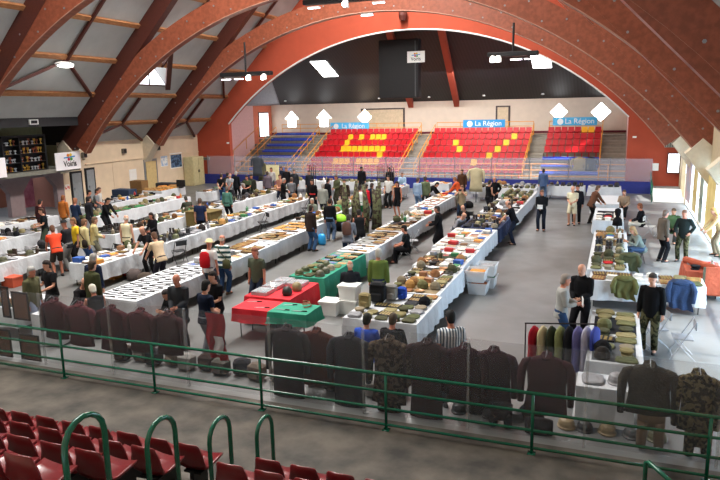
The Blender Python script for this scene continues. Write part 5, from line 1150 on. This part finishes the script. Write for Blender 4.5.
def pc(key, fn):
    if key not in PC: PC[key] = fn()
    return PC[key]
def matlink(o, m):
    o.material_slots[0].link = 'OBJECT'; o.material_slots[0].material = m
def person(x, y, rz, pose, label, top=('short', '222222'), low=('long', '2a3348'), hair=('short', '4a3426'), shoe='1c1a1a', h=1.0, skin=None, z=.003, extra=None, group=None):
    t = thing('person', label, 'person', (x, y, z), rz, group); t.scale = (h, h, h)
    b_ = link('body', pc(('b', pose), lambda: body_mesh(pose)), t); matlink(b_, skin or random.choice([M_skin, M_skin2]))
    def cl(nm, key, fn, m):
        o = link(nm, pc(key, fn), t); matlink(o, m); return o
    tm = top[1] if not isinstance(top[1], str) else fabric(top[1], )
    cl({'short': 't_shirt', 'long': 'shirt', 'vest': 'sleeveless_vest', 'jacket': 'jacket', 'coat': 'long_coat'}[top[0]], ('t', pose, top[0]), lambda: top_mesh(pose, top[0]), tm)
    lm = low[1] if not isinstance(low[1], str) else fabric(low[1])
    cl('trousers' if low[0] == 'long' else 'shorts', ('l', pose, low[0]), lambda: low_mesh(pose, low[0]), lm)
    for i in (0, 1): cl('shoe', ('s', pose, i), lambda: shoe_mesh(pose, i), plain(shoe, .5))
    if hair: cl({'cap': 'cap', 'hat': 'hat'}.get(hair[0], 'hair'), ('h', pose, hair[0]), lambda: hair_mesh(pose, hair[0]), plain(hair[1], .9))
    cl('face_features', ('e', pose), lambda: eyes_mesh(pose), plain('3a2220', .5))
    if extra:
        S_ = skel(pose)
        if extra[0] == 'backpack':
            c = S_['pel']+S_['u']*.3-S_['fwd']*.22
            MB().lathe(0, 0, [(.08, -.24), (.16, -.2), (.17, 0), (.14, .18), (.06, .23)], 12, 1, .6).obj('backpack', fabric(extra[1]), t, True, tuple(c))
        elif extra[0] == 'apron':
            c = S_['pel']; MB().box(-.16, .16, .15, .17, .45, 1.25).obj('apron', fabric(extra[1]), t)
        elif extra[0] == 'paper':
            c = (S_[0]['wr']+S_[1]['wr'])/2+Vector((0, .12, .05)); MB().box(-.11, .11, -.01, .0, -.09, .09).obj('held_paper', plain(extra[1], .8), t, False, tuple(c))
        elif extra[0] == 'camera':
            c = (S_[0]['wr']+S_[1]['wr'])/2+Vector((0, .08, .08)); MB().box(-.07, .07, -.03, .03, -.045, .045).cyl(0, 0, -.03, .03, .01).obj('camera', M_dark, t, False, tuple(c))
        elif extra[0] == 'belt':
            MB().loft([[(.2*math.cos(q*PI/8), .16*math.sin(q*PI/8), z_) for q in range(16)] for z_ in (.98, 1.05)]).obj('belt', plain(extra[1], .6), t)
        elif extra[0] == 'bag':
            MB().lathe(0, 0, [(.08, -.14), (.14, -.1), (.13, .1), (.05, .14)], 10, 1, .55).obj('shoulder_bag', fabric(extra[1]), t, True, (.2, -.1, .95)); MB().tube([(.2, -.1, 1.1), (.05, -.16, 1.3), (-.13, -.08, 1.48)], .014, 6).obj('strap', fabric(extra[1]), t)
    return t
stripe = mat('green_white_stripes', 'e6e6e0', .9, kind='stripes', scale=2.2, color2='2a4a4a', spec=.1)
stripe2 = mat('fine_stripes', 'd9dde2', .9, kind='stripes_x', scale=6, color2='4a5a6a', spec=.1)
camo = mat('camo_trousers', '4c4934', .95, kind='camo', scale=12, color2='232417', spec=.1)
HZ = {'stand': 1.74, 'front': 1.73, 'hold': 1.73, 'back': 1.74, 'pockets': 1.73, 'walk': 1.71, 'reach': 1.66, 'bend': 1.33, 'photo': 1.74, 'hip': 1.74, 'sit': 1.31, 'sitlean': 1.25, 'sitlow': 1.18}
PL = []
def place(x, y, r, lab_ok=True):
    x, y = push(x, y, r)
    for _ in range(4):
        for (a, b) in PL:
            d = math.hypot(x-a, y-b)
            if d < .5:
                k = .52/max(d, .02); x, y = a+(x-a)*k+(.0 if d > .02 else .3), b+(y-b)*k
        x, y = push(x, y, r)
    y = max(y, 10.95); PL.append((x, y)); return x, y
def HEADXY(p): S_ = skel(p); return S_['head']
def pp(px, py, face, pose, label, top, low=('long', '2a3348'), hair=('short', '4a3426'), h=1.0, extra=None, shoe='1c1a1a', dx=0, dy=0):
    """px, py: where the crown of the head is seen; face: compass heading in degrees, 0 = away down the hall, 90 = to the left, 180 = to the camera"""
    v = atz(px, py, HZ[pose]*h); rz = math.radians(face); hd = HEADXY(pose)*h
    x = v.x-(hd.x*math.cos(rz)-hd.y*math.sin(rz)); y = v.y-(hd.x*math.sin(rz)+hd.y*math.cos(rz))
    x, y = place(x, y, .17 if pose in ('reach', 'bend') else .24, lab_ok=True)
    return person(x+dx, y+dy, rz, pose, label, top, low, hair, shoe, h, None, .003, extra)
W = 'd9d6cc'; K = '1a1a1d'; NV = '1c2336'; J = '33465f'; GR = '6c6e70'
P = [
 (31, 268, -80, 'stand', 'grey haired person in an olive jacket over a pale blue shirt at the left edge', ('jacket', '5c5a40'), ('long', '8a93a8'), ('short', '9a9894')),
 (46, 262, 170, 'hold', 'person in a black shirt facing the camera behind the cartons at left', ('short', K), ('long', K), ('short', '2a201c')),
 (80, 279, -90, 'sitlean', 'bald person in black seated beside the barrier at left', ('long', '1f1c1e'), ('long', K), ('fringe', '8a8078')),
 (92, 285, 60, 'sitlean', 'white haired person in a black vest over a cream shirt seated near the barrier', ('vest', '17171a'), ('long', '2a2a2c'), ('short', 'c9c4b4')),
 (95, 257, 0, 'stand', 'person in a dark navy jacket seen from behind, touching shoulders with one in olive', ('jacket', '1a2238'), ('long', NV), ('short', '8a8680')),
 (105, 258, -10, 'stand', 'person in a dark olive hooded jacket seen from behind at left', ('jacket', '3d4028'), ('long', '22242a'), ('short', '3a2c20')),
 (57, 218, 150, 'stand', 'person in a bright yellow shirt among the left rows', ('short', 'e8c030'), ('long', '2a2a30'), ('short', '7a5a40')),
 (52, 227, 60, 'reach', 'person in a red orange shirt and dark shorts leaning over the long left row', ('short', 'd8482c'), ('shorts', '3a3430'), ('short', '5a3a28')),
 (84, 220, -20, 'stand', 'person in a cream jacket and blue jeans with a bag strap across the back', ('jacket', 'c9bb88'), ('long', '3d5a8c'), ('short', '6a4a34'), 1, ('bag', '2a221c')),
 (94, 218, -40, 'front', 'person in a tan cream jacket and grey trousers beside the one in jeans', ('jacket', 'bdb080'), ('long', '7a7868'), ('short', '6a5240')),
 (72, 219, 100, 'front', 'person in a black hat and dark top between the yellow and cream jackets', ('long', '26262a'), ('long', '8a8a88'), ('hat', '141416')),
 (41, 209, 150, 'hold', 'person in a black t-shirt with arms held out by the leftmost rows', ('short', '14181c'), ('long', '3a4438'), ('short', '3a2418')),
 (40, 200, 0, 'stand', 'person in a dark maroon top in front of the arcade', ('long', '3a1c20'), ('long', K), ('short', '2a1c18')),
 (63, 196, 0, 'stand', 'person in a rust orange jacket seen from behind near the arcade pillar', ('jacket', 'a8622c'), ('long', '8a7a58'), ('short', '7a4a2a')),
 (75, 199, 0, 'front', 'person in a dark blue shirt browsing before the grey doors', ('long', '1e2c44'), ('long', '2a2c34'), ('short', '8a5a40')),
 (82, 197, -20, 'stand', 'person in a charcoal jacket right of the one in dark blue', ('jacket', '26262c'), ('long', '5a5a60'), ('short', '2a2422')),
 (89, 191, -60, 'front', 'dark haired person in black before the second grey door', ('long', '131316'), ('long', K), ('short', '1e1814')),
 (95, 190, -60, 'front', 'person in a grey shirt standing beside one in black at the second grey door', ('short', '77797c'), ('long', '3a3a3e'), ('short', '2a2018')),
 (99, 188, -70, 'stand', 'person in a pale shirt, rightmost of three at the grey doors', ('short', 'b8b4ae'), ('long', '4a4a50'), ('short', '4a3a30')),
 (108, 199, -90, 'reach', 'person in black leaning over the table right of the grey doors', ('long', '121215'), ('long', K), ('short', '1c1612')),
 (126, 216, 10, 'stand', 'bald person in a cream sleeveless vest over a dark shirt', ('vest', 'd6cba8'), ('long', '22222a'), ('fringe', 'b8a898')),
 (142, 228, 170, 'reach', 'bald person in a black polo bending over the papers in the fourth row', ('short', '131316'), ('long', K), ('fringe', '6a5a50')),
 (144, 213, 170, 'sit', 'dark haired person in black seated behind the fifth row', ('long', '18181c'), ('long', K), ('long', '2a1c16')),
 (154, 234, 70, 'reach', 'person in a tan shirt bending over the fourth row table', ('short', 'c9b090'), ('long', '2a2832'), ('short', '5a4030')),
 (213, 174, 0, 'back', 'person in a black t-shirt and blue jeans beside the storage cupboard', ('short', '121316'), ('long', '3a557f'), ('short', '3a2a20')),
 (200, 199, 20, 'stand', 'person in a navy t-shirt beside the brown crate', ('short', '1a2440'), ('long', '22242c'), ('short', '4a3a30')),
 (196, 197, 60, 'sitlean', 'person in a grey green top seated left of the one in navy', ('long', '34382e'), ('long', K), ('short', '2a2420')),
 (201, 240, 0, 'stand', 'person in a straw hat with a red backpack', ('short', 'dad8d4'), ('long', '3a4250'), ('hat', 'cdb98c'), 1, ('backpack', 'a8141c')),
 (176, 276, 190, 'front', 'bald person in a dark grey shirt facing the camera at the blade table', ('long', '34363a'), ('long', '2a2a2e'), ('fringe', '8a7a70')),
 (166, 290, 160, 'sitlean', 'person in black looking down beside the blade table, just above the barrier', ('jacket', '16181a'), ('long', K), ('short', '3a3434')),
 (212, 273, 160, 'front', 'dark haired person in a black t-shirt facing the camera above the red flag', ('short', '0f0f12'), ('long', K), ('short', '241c18')),
 (206, 282, -20, 'front', 'person in a navy t-shirt seen from behind above the red flag', ('short', '121a2c'), ('long', '6a6c74'), ('short', '16120f')),
 (219, 236, 0, 'stand', 'person in a white and dark green striped shirt and jeans', ('long', stripe), ('long', '2f486c'), ('fringe', 'b0a090'), 1, ('bag', '4a4a30'), '5a4030'),
 (256, 249, 175, 'stand', 'person in a grey green t-shirt and jeans facing the camera in the aisle', ('short', '4a5040'), ('long', '26303f'), ('short', '7a4a38')),
 (227, 187, 0, 'stand', 'person in a sea green sweater and black trousers at the fifth row', ('long', '4a7468'), ('long', '15161a'), ('short', '5a5048')),
 (230, 174, 0, 'back', 'grey haired person in a grey t-shirt with hands behind the back', ('short', '8f9296'), ('long', '3a3a40'), ('fringe', 'a8a49c')),
 (236, 172, 0, 'stand', 'person in black beside the grey t-shirt at the far left crowd', ('jacket', '15161a'), ('long', K), ('short', '9a9690')),
 (225, 173, 10, 'stand', 'person in a dark brown coat left of the grey t-shirt', ('coat', '2a2420'), ('long', K), ('short', '2a201c')),
 (245, 184, 100, 'sit', 'person in black seated behind the fifth row far stretch', ('long', '17181c'), ('long', K), ('short', '8a8078')),
 (251, 175, 180, 'stand', 'person in an olive black jacket behind the fifth row, left of the board', ('jacket', '2c2e26'), ('long', K), ('short', '2c241e')),
 (260, 176, 180, 'front', 'person with a dark apron behind the fifth row, in front of the board', ('short', '3f4a34'), ('long', K), ('short', '241c16'), 1, ('apron', '101014')),
 (267, 175, 180, 'front', 'person in a rosy shirt and navy trousers behind the fifth row', ('short', '9a6a5a'), ('long', '1d2438'), ('short', '6a4a38')),
 (271, 168, 180, 'stand', 'person in a pale grey top far behind the fifth row', ('long', 'a8a4a0'), ('long', '3a3a40'), ('short', '4a3a30')),
 (276, 172, 20, 'stand', 'person in a mauve grey jacket at the far end of the fifth row', ('jacket', '5a5058'), ('long', '2a2a34'), ('short', '3a302a')),
 (281, 167, 170, 'stand', 'person in dark blue beside another in the far crowd', ('jacket', '1c2436'), ('long', K), ('short', '1e1a18')),
 (286, 168, 190, 'stand', 'tall person in black in the far crowd near the fifth row end', ('jacket', '141418'), ('long', K), ('short', '5a4a40')),
 (284, 179, -60, 'front', 'person in a black jacket at the far end of the fifth row table', ('jacket', '101114'), ('long', '1a1a1e'), ('short', '8a8078')),
 (298, 179, 0, 'front', 'person in a grey jumper left of the long black robe', ('long', '64676c'), ('long', '2a2c34'), ('short', '4a3c34')),
 (306, 180, 170, 'stand', 'person in a long black robe with a red belt', ('coat', '0c0c0f'), ('long', K), ('short', '3a2a22'), 1, ('belt', 'b01c1c')),
 (309, 171, 180, 'stand', 'person in dark clothes behind the black robe', ('jacket', '20222a'), ('long', K), ('short', '2a221e')),
 (294, 170, 180, 'stand', 'person in dark grey at the far crowd left of the black robe', ('jacket', '2a2c30'), ('long', K), ('short', '5a4c42')),
 (311, 206, -20, 'stand', 'person in a dark brown jacket and jeans beside the blue shopping bag', ('jacket', '2c2220'), ('long', '3f5f88'), ('short', '2a1e18')),
 (323, 184, 0, 'stand', 'person in a light grey jacket and dark jeans in the centre crowd', ('jacket', '8a8c84'), ('long', '222a38'), ('short', '8a8680')),
 (328, 179, -30, 'stand', 'person in a black jacket behind the light grey one', ('jacket', '141519'), ('long', K), ('short', '241e1a')),
 (330, 199, 0, 'stand', 'person in a black top and faded blue jeans beside the pushchair', ('long', '101114'), ('long', '5a6f8c'), ('short', '2a1f18'), 1, None, '8a8a88'),
 (316, 199, 170, 'sit', 'grey haired person in a grey green coat seated behind the third row', ('jacket', '70766a'), ('long', '3a3a3e'), ('short', 'a09a90')),
 (357, 186, 0, 'stand', 'person in a white top and green shorts in the centre crowd', ('short', 'd9d8d2'), ('shorts', '1f7a4a'), ('short', '2a1e18')),
 (366, 185, -30, 'stand', 'person in a bright red jacket in the centre crowd', ('jacket', 'c01c2c'), ('long', '8a8f98'), ('short', '2a2420')),
 (371, 184, -30, 'stand', 'person in navy right behind the bright red jacket', ('jacket', '161c30'), ('long', '1c2a44'), ('short', '3a2e28')),
 (351, 216, 10, 'reach', 'person in a grey hooded top with a rucksack leaning over the second row', ('jacket', '686c74'), ('long', '1c2a40'), ('short', '2a2422'), 1, ('backpack', '5a4038')),
 (361, 211, 30, 'reach', 'person in a black vest over a pale pink shirt leaning beside the grey hooded top', ('vest', '121214'), ('long', '1a1a1e'), ('short', '1e1814')),
 (392, 168, 180, 'stand', 'person in a black jacket standing behind the third row at far centre', ('jacket', '14151a'), ('long', K), ('short', '2e2620')),
 (397, 182, 160, 'stand', 'person in a sleeveless black dress like top in the second aisle', ('vest', '141418'), ('shorts', '121216'), ('long', '2a1c14')),
 (402, 173, 180, 'sit', 'person in a pale blue shirt seated behind the third row far end', ('long', '9ab4cc'), ('long', K), ('short', '6a4c3a')),
 (404, 226, 100, 'sit', 'dark haired person in black seated on a folding chair in the central aisle', ('short', '121518'), ('long', '16161a'), ('short', '1c1613')),
 (418, 178, -20, 'stand', 'person in a light blue shirt and faded jeans in the far aisle', ('long', '8a9fb8'), ('long', '6a86aa'), ('short', '4a3c34')),
 (425, 177, 20, 'stand', 'person in a green grey jacket behind the light blue shirt', ('jacket', '5f6a50'), ('long', '4a4a48'), ('short', '3a3028')),
 (437, 184, -90, 'bend', 'person in black bending low over the second row far stretch', ('jacket', '0e0e11'), ('long', '2a2a2e'), ('short', '15110f')),
 (437, 207, 100, 'hold', 'person in a long black coat leaning at the second row middle', ('coat', '0f0f12'), ('long', K), ('short', '3a3430')),
 (454, 178, 80, 'reach', 'person in a bright orange top bending over the red covered goods', ('long', 'd0562c'), ('long', '8a8070'), ('short', '7a4a30')),
 (462, 170, 180, 'stand', 'tall person in a brown and black uniform near the far barrier', ('coat', '4a3020'), ('long', K), ('short', '2a1c14')),
 (462, 186, 175, 'photo', 'person in a tan t-shirt holding up a camera in the central aisle', ('short', '8f7f66'), ('long', '1f2a3c'), ('short', '6a4c38'), 1, ('camera', 0)),
 (477, 206, 150, 'sitlean', 'bald person in black seated behind the dark covered table', ('long', '151518'), ('long', K), ('fringe', '6a5a50')),
 (464, 213, -120, 'sitlow', 'bald person in a grey shirt seated nearest the dark covered table', ('long', '8f8f94'), ('long', '3a3c42'), ('fringe', '9a9088')),
 (490, 181, -40, 'front', 'person in a black sleeveless vest over a white shirt at the far right aisle row', ('vest', '0d0d10'), ('long', '2a2a30'), ('short', '2a241f')),
 (503, 178, 175, 'hip', 'bald person in a black leather jacket facing the camera at the far row', ('jacket', '101013'), ('long', '15151a'), ('fringe', '7a6458')),
 (508, 202, 90, 'reach', 'person in a black t-shirt sorting goods on the dark covered table', ('short', '121317'), ('long', '1c2233'), ('fringe', '6a5044')),
 (544, 169, 0, 'stand', 'person in a blue denim jacket seen from behind at the far cross row', ('jacket', '46597a'), ('long', '5f7088'), ('short', '2a2624')),
 (542, 191, 175, 'front', 'person in a black jacket and dark jeans walking towards the camera in the open aisle', ('jacket', '17191d'), ('long', '1d222e'), ('short', '6a4a38'), 1, ('paper', 'e8e8e6')),
 (573, 187, 175, 'front', 'person in a cream t-shirt and beige shorts in the open aisle', ('short', 'd9d2b4'), ('shorts', 'c9c0a4'), ('fringe', '8a7a68')),
 (576, 186, 175, 'stand', 'person in dark clothes directly behind the cream t-shirt', ('jacket', '1c1d24'), ('long', K), ('short', '2a221d')),
 (598, 187, -60, 'reach', 'person in a brown leather jacket leaning to the bare sunlit table', ('jacket', '5c3c2c'), ('long', '2a2624'), ('short', '5a4334')),
 (640, 204, 75, 'sit', 'person in a black shirt and pale trousers seated in the sunlit floor', ('long', '16161a'), ('long', 'c9c4b8'), ('short', '6a3c24')),
 (633, 227, 110, 'sitlean', 'blond person in a grey sweater seated at the right hand column', ('long', '70766e'), ('long', '3a4c66'), ('long', '9a7c58')),
 (666, 211, -60, 'stand', 'person in a brown grey coat and black trousers near the glazing', ('jacket', '5c5248'), ('long', '15161a'), ('short', '6a5a50')),
 (685, 211, 160, 'hip', 'person in a dark green black sweater with hand on hip by the glazing', ('long', '1a211f'), ('long', camo), ('short', '7a5c4c')),
 (674, 209, 170, 'sit', 'person in a green jacket seated between two standing by the glazing', ('jacket', '4f6a48'), ('long', '3a3a38'), ('short', '5a4a3c')),
 (714, 209, 100, 'reach', 'person in a tan top bending in the bright glare at the right edge', ('long', 'b89a70'), ('long', '8a7c68'), ('long', 'a8804c')),
 (566, 276, -80, 'hold', 'person in a light grey hooded top and jeans holding a white paper', ('long', '9a9a96'), ('long', '2c4468'), ('short', '8a8078'), 1, ('paper', 'f0f0ee'), '3a302a'),
 (583, 266, 160, 'front', 'bald person in a black leather jacket and black trousers in the right aisle', ('jacket', '121215'), ('long', '131317'), None, 1.04),
 (640, 274, 165, 'stand', 'person in a black sweater and camouflage trousers at the khaki clothes table', ('long', '0f1013'), ('long', camo), ('short', '3a3430')),
 (367, 315, 0, 'sit', 'person in a bright blue top and dark cap seated with back to the barrier', ('long', '2a50b8'), ('long', K), ('cap', '2c2c26')),
 (393, 315, 0, 'sit', 'person in black with a brown cap seated beside the blue top', ('long', '101114'), ('long', K), ('cap', '4a4034')),
 (446, 318, 30, 'stand', 'person in a dark cap and pale striped shirt beside the white table end', ('short', stripe2), ('long', '26282e'), ('cap', '1f2022')),
 (382, 250, 10, 'stand', 'person in a moss green sweater and dark jeans seen from behind', ('long', '5f7038'), ('long', '1f2c44'), ('short', 'a8a49a')),
 (350, 262, 20, 'sit', 'bald person in a dark jacket seated at the green covered stretch', ('jacket', '1c1e24'), ('long', K), ('fringe', 'b8a08c')),
 (380, 176, 170, 'stand', 'person in a white top among the rifle racks', ('short', 'c9c8c4'), ('long', K), ('short', '2a2420')),
 (344, 180, 190, 'stand', 'person in a brown camouflage coat in the crowded third row', ('coat', MATS['camo_brown']), ('long', K), ('short', '3a2e24')),
 (362, 167, 180, 'stand', 'person in black with a white sash high in the far crowd', ('jacket', '141417'), ('long', K), ('cap', '1a1a1c')),
 (336, 176, 150, 'front', 'person in an olive jacket left of the camouflage netting', ('jacket', '4c5038'), ('long', '3a382c'), ('short', '4a3a2c')),
 (606, 190, 170, 'sit', 'white shirted person bending behind the bare sunlit table', ('long', '8f7a66'), ('long', K), ('short', '4a3a30')),
]
for e in P:
    e = list(e)+[None]*(11-len(e))
    px, py, face, pose, lab, top, low, hair, h, ex, shoe = e[:11]
    nohair = (len(e) > 7 and hair is None)
    pp(px, py, face, pose, lab, top, low, hair, h or 1.0, ex, shoe or '1c1a1a')
for c_ in list(CH.values())+[sgreen]:
    pass
